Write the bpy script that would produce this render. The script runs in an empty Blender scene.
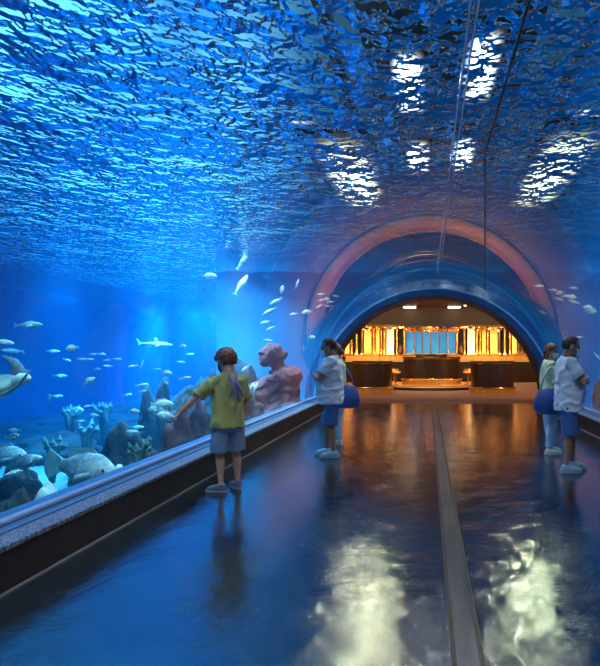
import bpy, bmesh, math, random
import numpy as np
from mathutils import Vector, Matrix, noise as mnoise
random.seed(7)
C = bpy.context.scene.collection
PI = math.pi

# ------------------------------------------------------------------ helpers
def tag(o, label=None, cat=None, group=None, kind=None):
    if label: o['label'] = label
    if cat: o['category'] = cat
    if group: o['group'] = group
    if kind: o['kind'] = kind
    return o

def empty(name, loc=(0, 0, 0), rot=(0, 0, 0), label=None, cat=None, group=None):
    o = bpy.data.objects.new(name, None)
    o.empty_display_size = 0.1
    o.location = loc
    o.rotation_euler = rot
    C.objects.link(o)
    return tag(o, label, cat, group)

def link_mesh(name, me, mat=None, parent=None, smooth=True):
    if mat is not None:
        for m in (mat if isinstance(mat, (list, tuple)) else [mat]):
            me.materials.append(m)
    if smooth:
        me.polygons.foreach_set('use_smooth', [True] * len(me.polygons))
    o = bpy.data.objects.new(name, me)
    C.objects.link(o)
    if parent is not None:
        o.parent = parent
    return o

def obj(name, bm, mat=None, parent=None, smooth=False, angle=None):
    me = bpy.data.meshes.new(name)
    bmesh.ops.recalc_face_normals(bm, faces=bm.faces[:])
    if angle is not None:
        smooth = True
        for e in bm.edges:
            if len(e.link_faces) == 2 and e.calc_face_angle(0) > angle:
                e.smooth = False
    bm.to_mesh(me)
    bm.free()
    return link_mesh(name, me, mat, parent, smooth)

def raw(name, verts, faces, mat=None, parent=None, smooth=False):
    me = bpy.data.meshes.new(name)
    me.from_pydata(verts, [], faces)
    me.update()
    return link_mesh(name, me, mat, parent, smooth)

def box(bm, x0, x1, y0, y1, z0, z1, bevel=0.0):
    b = bmesh.new()
    bmesh.ops.create_cube(b, size=1)
    for v in b.verts:
        v.co = Vector((x0 + (v.co.x + .5) * (x1 - x0), y0 + (v.co.y + .5) * (y1 - y0), z0 + (v.co.z + .5) * (z1 - z0)))
    if bevel > 0:
        bmesh.ops.bevel(b, geom=b.edges[:], offset=bevel, segments=2, affect='EDGES', profile=0.5)
    add_bm(bm, b)

def add_bm(bm, b):
    me = bpy.data.meshes.new('t')
    b.to_mesh(me)
    b.free()
    bm.from_mesh(me)
    bpy.data.meshes.remove(me)

def sweep(bm, pts, rad, n=12, up=Vector((0, 0, 1)), cap=True):
    """tube through pts; rad: list of r or (rx, ry) (rx sideways, ry along the up-ish axis)"""
    pts = [Vector(p) for p in pts]
    rings = []
    for i, p in enumerate(pts):
        a = pts[max(i - 1, 0)]
        b = pts[min(i + 1, len(pts) - 1)]
        t = (b - a).normalized()
        s = t.cross(up)
        if s.length < 1e-3:
            s = t.cross(Vector((0, 1, 0)))
        s.normalize()
        u = s.cross(t).normalized()
        r = rad[i] if isinstance(rad, (list, tuple)) else rad
        rx, ry = r if isinstance(r, (list, tuple)) else (r, r)
        rings.append([bm.verts.new(p + s * math.cos(2 * PI * k / n) * rx + u * math.sin(2 * PI * k / n) * ry) for k in range(n)])
    for a, b in zip(rings, rings[1:]):
        for k in range(n):
            bm.faces.new((a[k], a[(k + 1) % n], b[(k + 1) % n], b[k]))
    if cap:
        bm.faces.new(rings[0][::-1])
        bm.faces.new(rings[-1])
    return rings

def rings_z(bm, secs, n=20):
    """stack of elliptic sections (cx, cy, z, rx, ry)"""
    rs = []
    for cx, cy, z, rx, ry in secs:
        rs.append([bm.verts.new((cx + math.cos(2 * PI * k / n) * rx, cy + math.sin(2 * PI * k / n) * ry, z)) for k in range(n)])
    for a, b in zip(rs, rs[1:]):
        for k in range(n):
            bm.faces.new((a[k], a[(k + 1) % n], b[(k + 1) % n], b[k]))
    bm.faces.new(rs[0][::-1])
    bm.faces.new(rs[-1])

def ell(bm, c, r, rot=None, seg=18):
    b = bmesh.new()
    bmesh.ops.create_uvsphere(b, u_segments=seg, v_segments=max(8, seg // 2 + 2), radius=1)
    M = Matrix.Translation(Vector(c)) @ (rot.to_matrix().to_4x4() if rot else Matrix()) @ Matrix.Diagonal((r[0], r[1], r[2], 1))
    bmesh.ops.transform(b, matrix=M, verts=b.verts)
    add_bm(bm, b)

def lathe(bm, prof, n=48, a0=0, a1=2 * PI, cx=0, cy=0):
    full = abs(a1 - a0 - 2 * PI) < 1e-4
    m = n if full else n + 1
    rs = []
    for r, z in prof:
        rs.append([bm.verts.new((cx + r * math.cos(a0 + (a1 - a0) * k / n), cy + r * math.sin(a0 + (a1 - a0) * k / n), z)) for k in range(m)])
    for a, b in zip(rs, rs[1:]):
        for k in range(m if full else m - 1):
            bm.faces.new((a[k], a[(k + 1) % m], b[(k + 1) % m], b[k]))

# ------------------------------------------------------------------ materials
def new_mat(name):
    m = bpy.data.materials.new(name)
    m.use_nodes = True
    nt = m.node_tree
    nt.nodes.clear()
    out = nt.nodes.new('ShaderNodeOutputMaterial')
    return m, nt, out

def N(nt, t, **kw):
    n = nt.nodes.new(t)
    for k, v in kw.items():
        if k in n.inputs.keys():
            n.inputs[k].default_value = v
        else:
            setattr(n, k, v)
    return n

def L(nt, a, b): nt.links.new(a, b)

def pbr(name, col, rough=.5, metal=0, col2=None, scale=8, bump=0, bscale=40, emit=None, estr=0, spec=.5, detail=6, coat=0, ramp=(.35, .65), stretch=None, bdist=.01):
    m, nt, out = new_mat(name)
    p = N(nt, 'ShaderNodeBsdfPrincipled')
    p.inputs['Base Color'].default_value = (*col, 1)
    p.inputs['Roughness'].default_value = rough
    p.inputs['Metallic'].default_value = metal
    p.inputs['Specular IOR Level'].default_value = spec
    p.inputs['Coat Weight'].default_value = coat
    L(nt, p.outputs[0], out.inputs[0])
    tc = N(nt, 'ShaderNodeTexCoord')
    src = tc.outputs['Object']
    if stretch:
        mp = N(nt, 'ShaderNodeMapping')
        mp.inputs['Scale'].default_value = stretch
        L(nt, src, mp.inputs[0])
        src = mp.outputs[0]
    if col2:
        n = N(nt, 'ShaderNodeTexNoise', Scale=scale, Detail=detail, Roughness=.6)
        L(nt, src, n.inputs['Vector'])
        r = N(nt, 'ShaderNodeValToRGB')
        r.color_ramp.elements[0].position = ramp[0]
        r.color_ramp.elements[1].position = ramp[1]
        r.color_ramp.elements[0].color = (*col, 1)
        r.color_ramp.elements[1].color = (*col2, 1)
        L(nt, n.outputs[0], r.inputs[0])
        L(nt, r.outputs[0], p.inputs['Base Color'])
    if bump:
        n2 = N(nt, 'ShaderNodeTexNoise', Scale=bscale, Detail=5)
        L(nt, src, n2.inputs['Vector'])
        b = N(nt, 'ShaderNodeBump', Strength=bump, Distance=bdist)
        L(nt, n2.outputs[0], b.inputs['Height'])
        L(nt, b.outputs[0], p.inputs['Normal'])
    if emit:
        p.inputs['Emission Color'].default_value = (*emit, 1)
        p.inputs['Emission Strength'].default_value = estr
    return m

M = {}
# acrylic: clear sheet, Fresnel reflection; index kept the same from both sides so the sheet never turns into a mirror
def clear_sheet(name, ior, tint=(1, 1, 1), rough=0.0):
    m, nt, out = new_mat(name)
    geo = N(nt, 'ShaderNodeNewGeometry')
    mix = N(nt, 'ShaderNodeMix', data_type='FLOAT')
    mix.inputs[2].default_value = ior
    mix.inputs[3].default_value = 1 / ior
    L(nt, geo.outputs['Backfacing'], mix.inputs[0])
    fr = N(nt, 'ShaderNodeFresnel')
    L(nt, mix.outputs[0], fr.inputs['IOR'])
    tr = N(nt, 'ShaderNodeBsdfTransparent')
    tr.inputs[0].default_value = (*tint, 1)
    gl = N(nt, 'ShaderNodeBsdfGlossy')
    gl.inputs['Roughness'].default_value = rough
    ms = N(nt, 'ShaderNodeMixShader')
    L(nt, fr.outputs[0], ms.inputs[0])
    L(nt, tr.outputs[0], ms.inputs[1])
    L(nt, gl.outputs[0], ms.inputs[2])
    L(nt, ms.outputs[0], out.inputs[0])
    return m
M['acrylic_in'] = clear_sheet('acrylic_inner', 1.36)
M['acrylic_out'] = clear_sheet('acrylic_outer', 1.12)

# water volume
def water_mat():
    m, nt, out = new_mat('tank_water')
    tr = N(nt, 'ShaderNodeBsdfTransparent')
    L(nt, tr.outputs[0], out.inputs['Surface'])
    ab = N(nt, 'ShaderNodeVolumeAbsorption')
    ab.inputs['Color'].default_value = (.36, .82, .955, 1)
    ab.inputs['Density'].default_value = WATER_D
    sc = N(nt, 'ShaderNodeVolumeScatter')
    sc.inputs['Color'].default_value = (.02, .42, 1, 1)
    sc.inputs['Density'].default_value = WATER_S
    ad = N(nt, 'ShaderNodeAddShader')
    L(nt, ab.outputs[0], ad.inputs[0])
    L(nt, sc.outputs[0], ad.inputs[1])
    L(nt, (ad if WATER_S > 0 else ab).outputs[0], out.inputs['Volume'])
    return m
WATER_D, WATER_S = .34, .008
M['water'] = water_mat()

def surface_mat():
    m, nt, out = new_mat('water_surface')
    tc = N(nt, 'ShaderNodeTexCoord')
    def ns(scale, sx, sy, detail, dist=0.0):
        mp = N(nt, 'ShaderNodeMapping')
        mp.inputs['Scale'].default_value = (sx, sy, 1)
        L(nt, tc.outputs['Object'], mp.inputs[0])
        n = N(nt, 'ShaderNodeTexNoise', Scale=scale, Detail=detail, Distortion=dist)
        L(nt, mp.outputs[0], n.inputs['Vector'])
        return n.outputs[0]
    a = ns(.8, 1, .9, 2)
    b = ns(6.2, 1, .85, 2.0, .3)
    mul = N(nt, 'ShaderNodeMath', operation='MULTIPLY'); mul.inputs[1].default_value = 1.6
    L(nt, a, mul.inputs[0])
    mul2 = N(nt, 'ShaderNodeMath', operation='MULTIPLY'); mul2.inputs[1].default_value = .62
    L(nt, b, mul2.inputs[0])
    ad = N(nt, 'ShaderNodeMath', operation='ADD')
    L(nt, mul.outputs[0], ad.inputs[0]); L(nt, mul2.outputs[0], ad.inputs[1])
    c3 = ns(14, 1, .7, 2, .3)
    m3 = N(nt, 'ShaderNodeMath', operation='MULTIPLY_ADD'); m3.inputs[1].default_value = .06
    L(nt, c3, m3.inputs[0]); L(nt, ad.outputs[0], m3.inputs[2]); ad = m3
    bp = N(nt, 'ShaderNodeBump', Strength=1.0, Distance=.42)
    L(nt, ad.outputs[0], bp.inputs['Height'])
    fr = N(nt, 'ShaderNodeFresnel', IOR=1.333)
    L(nt, bp.outputs[0], fr.inputs['Normal'])
    tr = N(nt, 'ShaderNodeBsdfTransparent')
    gl = N(nt, 'ShaderNodeBsdfGlossy'); gl.inputs['Roughness'].default_value = 0.03
    L(nt, bp.outputs[0], gl.inputs['Normal'])
    ms = N(nt, 'ShaderNodeMixShader')
    L(nt, fr.outputs[0], ms.inputs[0]); L(nt, tr.outputs[0], ms.inputs[1]); L(nt, gl.outputs[0], ms.inputs[2])
    L(nt, ms.outputs[0], out.inputs[0])
    return m
M['surface'] = surface_mat()

def floor_mat():
    m, nt, out = new_mat('polished_concrete')
    p = N(nt, 'ShaderNodeBsdfPrincipled')
    tc = N(nt, 'ShaderNodeTexCoord')
    n1 = N(nt, 'ShaderNodeTexNoise', Scale=.9, Detail=8, Roughness=.65, Distortion=1.2)
    L(nt, tc.outputs['Object'], n1.inputs['Vector'])
    r = N(nt, 'ShaderNodeValToRGB')
    r.color_ramp.elements[0].position = .3; r.color_ramp.elements[1].position = .7
    r.color_ramp.elements[0].color = (.004, .006, .010, 1); r.color_ramp.elements[1].color = (.014, .018, .026, 1)
    L(nt, n1.outputs[0], r.inputs[0]); L(nt, r.outputs[0], p.inputs['Base Color'])
    n2 = N(nt, 'ShaderNodeTexNoise', Scale=3.0, Detail=8, Roughness=.7, Distortion=2.5)
    L(nt, tc.outputs['Object'], n2.inputs['Vector'])
    mr = N(nt, 'ShaderNodeMapRange'); mr.inputs['From Min'].default_value = .3; mr.inputs['From Max'].default_value = .7
    mr.inputs['To Min'].default_value = .04; mr.inputs['To Max'].default_value = .15
    L(nt, n2.outputs[0], mr.inputs[0]); L(nt, mr.outputs[0], p.inputs['Roughness'])
    n3 = N(nt, 'ShaderNodeTexNoise', Scale=3.0, Detail=7, Roughness=.62, Distortion=3.0)
    L(nt, tc.outputs['Object'], n3.inputs['Vector'])
    b = N(nt, 'ShaderNodeBump', Strength=.5, Distance=.010)
    L(nt, n3.outputs[0], b.inputs['Height']); L(nt, b.outputs[0], p.inputs['Normal'])
    p.inputs['IOR'].default_value = 2.3
    p.inputs['Specular IOR Level'].default_value = .7
    L(nt, p.outputs[0], out.inputs[0])
    return m
M['floor'] = floor_mat()
M['tankwall'] = pbr('tank_wall_blue', (.004, .22, .52), .9, col2=(.006, .30, .66), scale=.35, detail=4)
M['sand'] = pbr('coral_sand', (.05, .09, .12), .95, col2=(.16, .23, .26), scale=.8, bump=.6, bscale=6, bdist=.06)
M['granite'] = pbr('speckled_granite', (.02, .024, .045), .4, col2=(.17, .19, .28), scale=55, detail=2, ramp=(.46, .58))
M['kick'] = pbr('dark_kick_panel', (.012, .010, .012), .6, col2=(.025, .018, .02), scale=3, spec=.2)
M['rail'] = pbr('pale_sill', (.20, .26, .42), .3)
M['blue_frame'] = pbr('blue_frame', (.03, .09, .22), .3)
M['arch_blue'] = pbr('blue_arch_metal', (.022, .11, .32), .28, metal=.25, coat=.5)
M['arch_highlight'] = pbr('painted_arch_highlight', (.22, .48, .85), .25, metal=.3)  # pale blue stands for the highlight running along the arch
M['dark'] = pbr('dark_structure', (.015, .016, .022), .6)
M['black'] = pbr('black_rubber', (.006, .006, .008), .4)
M['steel'] = pbr('worn_steel', (.14, .15, .18), .3, metal=.8, col2=(.06, .07, .09), scale=6, stretch=(1, .15, 1))
M['carpet'] = pbr('brown_carpet', (.27, .16, .15), .95, col2=(.19, .11, .10), scale=30, bump=.4, bscale=120)
M['lobby_ceiling'] = pbr('lobby_ceiling', (.10, .055, .035), .6)
M['soffit'] = pbr('dark_soffit', (.035, .024, .028), .5)
M['wood'] = pbr('dark_walnut', (.018, .012, .013), .28, col2=(.036, .022, .019), scale=5, stretch=(6, 6, .6), coat=.3)
M['gold'] = pbr('polished_brass', (.85, .48, .13), .22, metal=1.0, bump=.15, bscale=12)
M['gold_dark'] = pbr('aged_brass', (.45, .23, .06), .32, metal=1.0, col2=(.75, .42, .12), scale=4)
M['cream'] = pbr('lit_cream_panel', (.9, .75, .5), .6, emit=(1, .82, .54), estr=.6)
M['amber_lit'] = pbr('lit_amber_panel', (.8, .42, .10), .6, emit=(1, .50, .12), estr=.32)
M['lamp'] = pbr('lamp_lens', (1, .9, .7), .5, emit=(1, .80, .50), estr=18)
M['lamp_cool'] = pbr('floodlight_lens', (1, 1, 1), .5, emit=(.86, .92, 1.0), estr=8)
M['lit_water'] = pbr('lit_aquarium', (.02, .30, .75), .4, emit=(.02, .30, .80), estr=.5, col2=(.01, .2, .6), scale=3)
M['joint_bead'] = pbr('joint_bead', (.30, .50, .75), .25)
M['white_line'] = pbr('white_line', (.20, .21, .25), .5)

def frosted(name, col, strength, w, ln):
    """frosted lens, brightest along its middle and fading to its rim"""
    m, nt, out = new_mat(name)
    tc = N(nt, 'ShaderNodeTexCoord'); sp = N(nt, 'ShaderNodeSeparateXYZ')
    L(nt, tc.outputs['Object'], sp.inputs[0])
    fac = []
    for ax, h in (('X', w / 2), ('Y', ln / 2)):
        a = N(nt, 'ShaderNodeMath', operation='ABSOLUTE'); L(nt, sp.outputs[ax], a.inputs[0])
        r = N(nt, 'ShaderNodeMapRange', interpolation_type='SMOOTHERSTEP'); r.inputs['From Min'].default_value = h * .98; r.inputs['From Max'].default_value = h * .05
        L(nt, a.outputs[0], r.inputs[0]); fac.append(r.outputs[0])
    mu = N(nt, 'ShaderNodeMath', operation='MULTIPLY'); L(nt, fac[0], mu.inputs[0]); L(nt, fac[1], mu.inputs[1])
    m2 = N(nt, 'ShaderNodeMath', operation='MULTIPLY'); m2.inputs[1].default_value = strength; L(nt, mu.outputs[0], m2.inputs[0])
    e = N(nt, 'ShaderNodeEmission'); e.inputs[0].default_value = (*col, 1); L(nt, m2.outputs[0], e.inputs['Strength']); L(nt, e.outputs[0], out.inputs[0])
    return m

# ------------------------------------------------------------------ camera
CAMX, CAMZ, F = -0.2, 1.5, 520.0
VX, VY = 427.0, 353.0
cam_d = bpy.data.cameras.new('camera')
cam = bpy.data.objects.new('camera', cam_d)
C.objects.link(cam)
cam.location = (CAMX, 0, CAMZ)
cam.rotation_euler = (PI / 2, 0, 0)
cam_d.sensor_fit = 'HORIZONTAL'
cam_d.sensor_width = 36
cam_d.lens = 36 * F / 600
cam_d.shift_x = (300 - VX) / 600
cam_d.shift_y = (VY - 333) / 600
cam_d.clip_start = .05
bpy.context.scene.camera = cam

def at(px, py, d):
    """world point seen at a pixel, d metres down the tunnel"""
    return Vector((CAMX + (px - VX) / F * d, d, CAMZ - (py - VY) / F * d))

# ------------------------------------------------------------------ setting
HW = 2.83            # half width of the walkway between the two curbs
GX, GZ = 3.17, 0.34  # foot of the acrylic on the curb
TOP = 3.5            # crown of the tunnel
RG = (GX ** 2 + (TOP - GZ) ** 2) / (2 * (TOP - GZ))
CZ = TOP - RG
Y0, Y1 = -5.0, 13.93  # tunnel length
WX, WY0, WY1, WTOP, BED = 15.0, -6.0, 30.0, 3.85, -1.0
LOBX = 5.9
A0 = math.asin((GZ - CZ) / RG)
SEAM = .07              # the crown joint sits a little right of the floor strip
SA = PI / 2 - SEAM / RG

def arc(r, n, a0=A0, a1=None):
    a1 = PI - a0 if a1 is None else a1
    return [(r * math.cos(a0 + (a1 - a0) * k / n), CZ + r * math.sin(a0 + (a1 - a0) * k / n)) for k in range(n + 1)]

def structure(o): return tag(o, kind='structure')

# floor slab
bm = bmesh.new(); box(bm, -HW, HW, Y0, 15.4, -.2, 0)
structure(obj('floor', bm, M['floor']))
bm = bmesh.new(); box(bm, -LOBX - .2, LOBX + .2, 15.4, 29.2, -.2, 0.0)
structure(obj('floor_lobby', bm, M['carpet']))

# strip set in the floor along the tunnel, and the joint in the crown above it
t = structure(empty('trim_1', (0, 0, 0)))
bm = bmesh.new(); box(bm, -.055, .055, Y0, 15.4, -.05, .004); obj('steel_strip', bm, M['steel'], t)
for s in (-1, 1):
    bm = bmesh.new(); box(bm, s * .068 - .013, s * .068 + .013, Y0, 15.4, -.05, .007, .003); obj('rubber_edge', bm, M['black'], t)

# curbs
for side, s in (('left', -1), ('right', 1)):
    c = structure(empty('baseboard_' + side, (0, 0, 0)))
    def bb(name, x0, x1, z0, z1, m, bev=0.0):
        b = bmesh.new()
        box(b, min(s * x0, s * x1), max(s * x0, s * x1), Y0, 14.4, z0, z1, bev)
        return obj(name, b, m, c)
    bb('kick_panel', HW, GX + .25, BED, .27, M['kick'])
    bb('granite_cap', HW - .02, GX - .17, .27, .305, M['granite'], .008)
    bb('blue_frame', GX - .17, GX + .2, .27, .315, M['blue_frame'], .006)
    bb('pale_sill', GX - .075, GX - .012, .315, .355, M['rail'], .012)
    bb('floor_bead', HW - .012, HW, 0, .012, M['white_line'])

# acrylic half shells (inner and outer skin), meeting at the crown
def shell(a0, a1, n=48, th=.07):
    ys = [Y0 + (Y1 - Y0) * k / 40 for k in range(41)]
    me_v, me_f, mi = [], [], []
    ri, ro = arc(RG, n, a0, a1), arc(RG + th, n, a0, a1)
    m = n + 1
    for prof in (ri, ro):
        for y in ys:
            me_v += [(x, y, z) for x, z in prof]
    off = m * len(ys)
    for j in range(len(ys) - 1):
        for k in range(n):
            a = j * m + k
            me_f.append((a, a + 1, a + m + 1, a + m)); mi.append(0)
            b = off + a
            me_f.append((b, b + m, b + m + 1, b + 1)); mi.append(1)
    for j in range(len(ys) - 1):
        for k in (0, n):
            a = j * m + k
            me_f.append((a, a + m, off + a + m, off + a)); mi.append(1)
    for j in (0, len(ys) - 1):
        for k in range(n):
            a = j * m + k
            me_f.append((a, off + a, off + a + 1, a + 1)); mi.append(1)
    me = bpy.data.meshes.new('acrylic')
    me.from_pydata(me_v, [], me_f)
    me.polygons.foreach_set('material_index', mi)
    bm = bmesh.new(); bm.from_mesh(me); bmesh.ops.recalc_face_normals(bm, faces=bm.faces[:])
    for e in bm.edges:
        if len(e.link_faces) == 2 and e.calc_face_angle(0) > .6: e.smooth = False
    bm.to_mesh(me); bm.free()
    return me
GAP = .006
structure(link_mesh('window_1', shell(SA + GAP, PI - A0), [M['acrylic_in'], M['acrylic_out']]))
structure(link_mesh('window_2', shell(A0, SA - GAP), [M['acrylic_in'], M['acrylic_out']]))
# clear joint strip along the crown
m_joint = clear_sheet('crown_joint', 1.6, (.72, .84, 1.0), .12)
bm = bmesh.new(); box(bm, SEAM - .022, SEAM + .022, Y0, Y1, TOP - .012, TOP + .075)
t2 = structure(obj('trim_2', bm, m_joint))
for s in (-1, 1):
    bm = bmesh.new(); box(bm, SEAM + s * .022 - .005, SEAM + s * .022 + .005, Y0, Y1, TOP - .018, TOP - .004); obj('joint_bead', bm, M['joint_bead'], t2)

# tank water: profile with the tunnel cut out, one closed body
prof = [(-WX, BED), (-GX - .3, BED), (-GX - .3, .2), (-RG * math.cos(A0) - .08, GZ - .06)]
prof += [(x, z) for x, z in reversed(arc(RG + .085, 48))]
prof += [(RG * math.cos(A0) + .08, GZ - .06), (GX + .3, .2), (GX + .3, BED), (WX, BED)]
def prism(name, low, ztop, y0, y1, mat):
    """closed body between a lower outline (left to right) and a flat top"""
    b = bmesh.new()
    r = [[b.verts.new((x, y, z)) for x, z in row] for y in (y0, y1) for row in (low, [(x, ztop) for x, z in low])]
    l0, t0, l1, t1 = r
    for k in range(len(low) - 1):
        b.faces.new((l0[k], l0[k + 1], t0[k + 1], t0[k])); b.faces.new((l1[k], t1[k], t1[k + 1], l1[k + 1]))
        b.faces.new((l0[k], l1[k], l1[k + 1], l0[k + 1])); b.faces.new((t0[k], t0[k + 1], t1[k + 1], t1[k]))
    for k in (0, -1): b.faces.new((l0[k], t0[k], t1[k], l1[k]))
    bmesh.ops.remove_doubles(b, verts=b.verts[:], dist=1e-4)
    bmesh.ops.dissolve_degenerate(b, edges=b.edges[:], dist=1e-4)
    return obj(name, b, mat)
tag(prism('tank_water', prof, WTOP, WY0, 14.55, M['water']), 'clear blue water filling the tank around the tunnel', 'water', kind='stuff')
tag(prism('far_tank_water', [(-WX, BED), (-LOBX - .25, BED)], WTOP, 14.552, WY1 - .02, M['water']), 'deep blue water of the tank arm running far back beside the lobby', 'water', kind='stuff')

# rippled water surface just under the top of the water bodies
def grid(x0, x1, y0, y1, nx, ny, zf):
    v = [(x0 + (x1 - x0) * i / nx, y0 + (y1 - y0) * j / ny, zf(x0 + (x1 - x0) * i / nx, y0 + (y1 - y0) * j / ny)) for j in range(ny + 1) for i in range(nx + 1)]
    f = [(j * (nx + 1) + i, j * (nx + 1) + i + 1, (j + 1) * (nx + 1) + i + 1, (j + 1) * (nx + 1) + i) for j in range(ny) for i in range(nx)]
    return v, f
v, f = grid(-WX + .01, WX - .01, WY0 + .01, 14.54, 2, 2, lambda x, y: 3.8)
tag(raw('water_surface', v, f, M['surface']), 'rippling water surface above the tunnel, seen from below', 'water surface', kind='stuff')
v, f = grid(-WX + .01, -LOBX - .26, 14.541, WY1 - .03, 2, 2, lambda x, y: 3.8)
tag(raw('water_surface', v, f, M['surface']), 'rippling water surface far back beside the lobby', 'water surface', kind='stuff')

# tank walls and sea bed
def wall(name, x0, x1, y0, y1, z0, z1, m):
    b = bmesh.new(); box(b, x0, x1, y0, y1, z0, z1)
    return structure(obj(name, b, m))
wall('wall_left', -WX - .3, -WX - .002, WY0, WY1, BED - .4, 4.6, M['tankwall'])
wall('wall_right', WX + .002, WX + .3, WY0, 14.9, BED - .4, 4.6, M['tankwall'])
wall('wall_far', -WX - .3, -LOBX - .2, WY1, WY1 + .3, BED - .4, 4.6, M['tankwall'])
wall('wall_near', -WX - .3, WX + .3, WY0 - .3, WY0 - .005, BED - .4, 4.6, M['tankwall'])
# end wall of the tank with the round portal cut through
RI, RO = 3.02, 3.55      # portal ring
def holed_wall(name, xl, xr, y0, y1, z0, z1, r, cz, m):
    low = [(xl, z0), (-r - .001, z0)] + [(-r * math.cos(PI * k / 64), cz + r * math.sin(PI * k / 64)) for k in range(65)] + [(r + .001, z0), (xr, z0)]
    return structure(prism(name, low, z1, y0, y1, m))
holed_wall('wall_portal', -LOBX - .2, WX, 14.56, 14.86, BED, 4.6, RO - .1, 0.0, M['tankwall'])
# bed
def bedz(x, y):
    return BED + .12 * mnoise.noise((x * .35, y * .35, 0)) + .05 * mnoise.noise((x * 1.3, y * 1.3, 3)) + .06
for nm, xa, xb, ya, yb in (('floor_bed_left', -WX, -GX - .25, WY0, WY1), ('floor_bed_right', GX + .25, WX, WY0, 14.56)):
    v, f = grid(xa, xb, ya, yb, 60, 120, bedz)
    structure(raw(nm, v, f, M['sand'], smooth=True))
# tunnel back end
b = bmesh.new()
for y in (Y0 - .2, Y0 - .004):
    b.faces.new([b.verts.new((x, y, z)) for x, z in [(-2.8, 0)] + list(reversed(arc(RG - .02, 32))) + [(2.8, 0)]])
structure(obj('wall_back', b, M['dark']))

# portal ring
p = structure(empty('trim_3', (0, 14.3, 0)))
def ring(name, prof, m, n=96):
    b = bmesh.new()
    rs = []
    for r, y in prof:
        rs.append([b.verts.new((r * math.cos(PI * k / n), y, r * math.sin(PI * k / n))) for k in range(n + 1)])
    for i in range(len(rs)):
        a, c = rs[i], rs[(i + 1) % len(rs)]
        for k in range(n): b.faces.new((a[k], a[k + 1], c[k + 1], c[k]))
    return obj(name, b, m, p, angle=.7)
ring('arch_ring', [(RI, -.25), (RI + .05, -.33), (RI + .20, -.37), (RI + .25, -.34), (RI + .48, -.30), (RO, -.12), (RO, .4), (RO - .05, .58), (RI + .02, .58), (RI, .55)], M['arch_blue'])
ring('reveal', [(RI - .012, -.24), (RI - .012, .58), (RI + .01, .58), (RI + .01, -.24)], M['dark'])
ring('highlight_bead', [(RI + .19, -.39), (RI + .235, -.39), (RI + .245, -.35), (RI + .18, -.35)], M['arch_highlight'])  # highlight of the glossy ring, put into shape and colour

# thin black cable clipped under the crown, right of the joint
b = bmesh.new()
def glasspt(x, y, d=.02):
    return Vector((x, y, CZ + math.sqrt((RG - d) ** 2 - x * x)))
pts = [glasspt(.37, y) for y in (-4, 0, 1, 2, 3, 4, 5.15)] + [glasspt(.39 + (1.34 - .39) * k / 24, 5.3 + (13.85 - 5.3) * k / 24) for k in range(25)]
sweep(b, pts, .011, 8)
tag(obj('cable', b, M['black'], smooth=True), 'thin black cable running under the glass crown and bending aside', 'cable')

# ------------------------------------------------------------------ lobby beyond the portal
LB = 29.0
wall('wall_lobby_left', -LOBX - .2, -LOBX, 14.9, LB, 0, 4.2, M['gold_dark'])
wall('wall_lobby_right', LOBX, LOBX + .2, 14.9, LB, 0, 4.2, M['gold_dark'])
wall('wall_lobby_back', -LOBX - .2, LOBX + .2, LB, LB + .2, 0, 4.2, M['soffit'])
wall('ceiling', -LOBX - .2, LOBX + .2, 14.9, LB + .2, 3.62, 3.8, M['lobby_ceiling'])
wall('trim_4', -LOBX, LOBX, 24.2, 26.2, 2.82, 3.62, M['soffit'])
wall('trim_5', -LOBX, LOBX, 26.2, LB, 3.02, 3.62, M['soffit'])

# unseen roof strip added to block the sky overhead, and the lamps under it
wall('ceiling_sky_block', -1.25, 1.55, -6, 15.2, 6.5, 6.7, M['dark'])
wall('trim_6', -1.85, -1.65, -6, 15.2, 6.5, 6.7, M['dark'])
wall('trim_7', 2.25, 2.45, -6, 15.2, 6.5, 6.7, M['dark'])
LW, LL = .62, 2.4
M['lamp_long'] = frosted('long_flood_lens', (.84, .92, 1.0), 14, LW, LL)
M['lamp_wide'] = frosted('wide_flood_lens', (1.0, .93, .64), 10, 1.3, 5.6)
def strip(x, y, z, w, ln, label, mat, group):
    t = empty('floodlight', (x, y, z), label=label, cat='lamp', group=group)
    b = bmesh.new(); box(b, -w / 2 - .03, w / 2 + .03, -ln / 2 - .03, ln / 2 + .03, .012, .14, .03); obj('housing', b, M['dark'], t)
    b = bmesh.new(); box(b, -w / 2, w / 2, -ln / 2, ln / 2, -.012, .01); obj('lens', b, mat, t)
    for s in (-1, 1):
        b = bmesh.new(); box(b, -.02, .02, s * ln * .35 - .02, s * ln * .35 + .02, .14, 6.495 - z); obj('stem', b, M['dark'], t)
FLOODS = ((-.5, 8.6, LW), (.63, 8.1, LW), (-.40, 11.8, LW), (.58, 11.6, LW), (-1.75, 11.3, 1.3), (2.35, 11.0, 1.3), (-.6, 2.8, LW), (.7, 2.5, LW))  # last pair, out of view, added to light the boy's back
for x, y, w in FLOODS:
    if w < 1: strip(x, y, 5.9, LW, LL, 'long cool floodlight hanging over the tunnel crown', M['lamp_long'], 'cool floodlights over the tunnel')
    else: strip(x, y, 5.2, 1.3, 5.6, 'broad warm floodlight hanging over the %s flank of the tunnel' % ('left' if x < 0 else 'right'), M['lamp_wide'], None)
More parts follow.
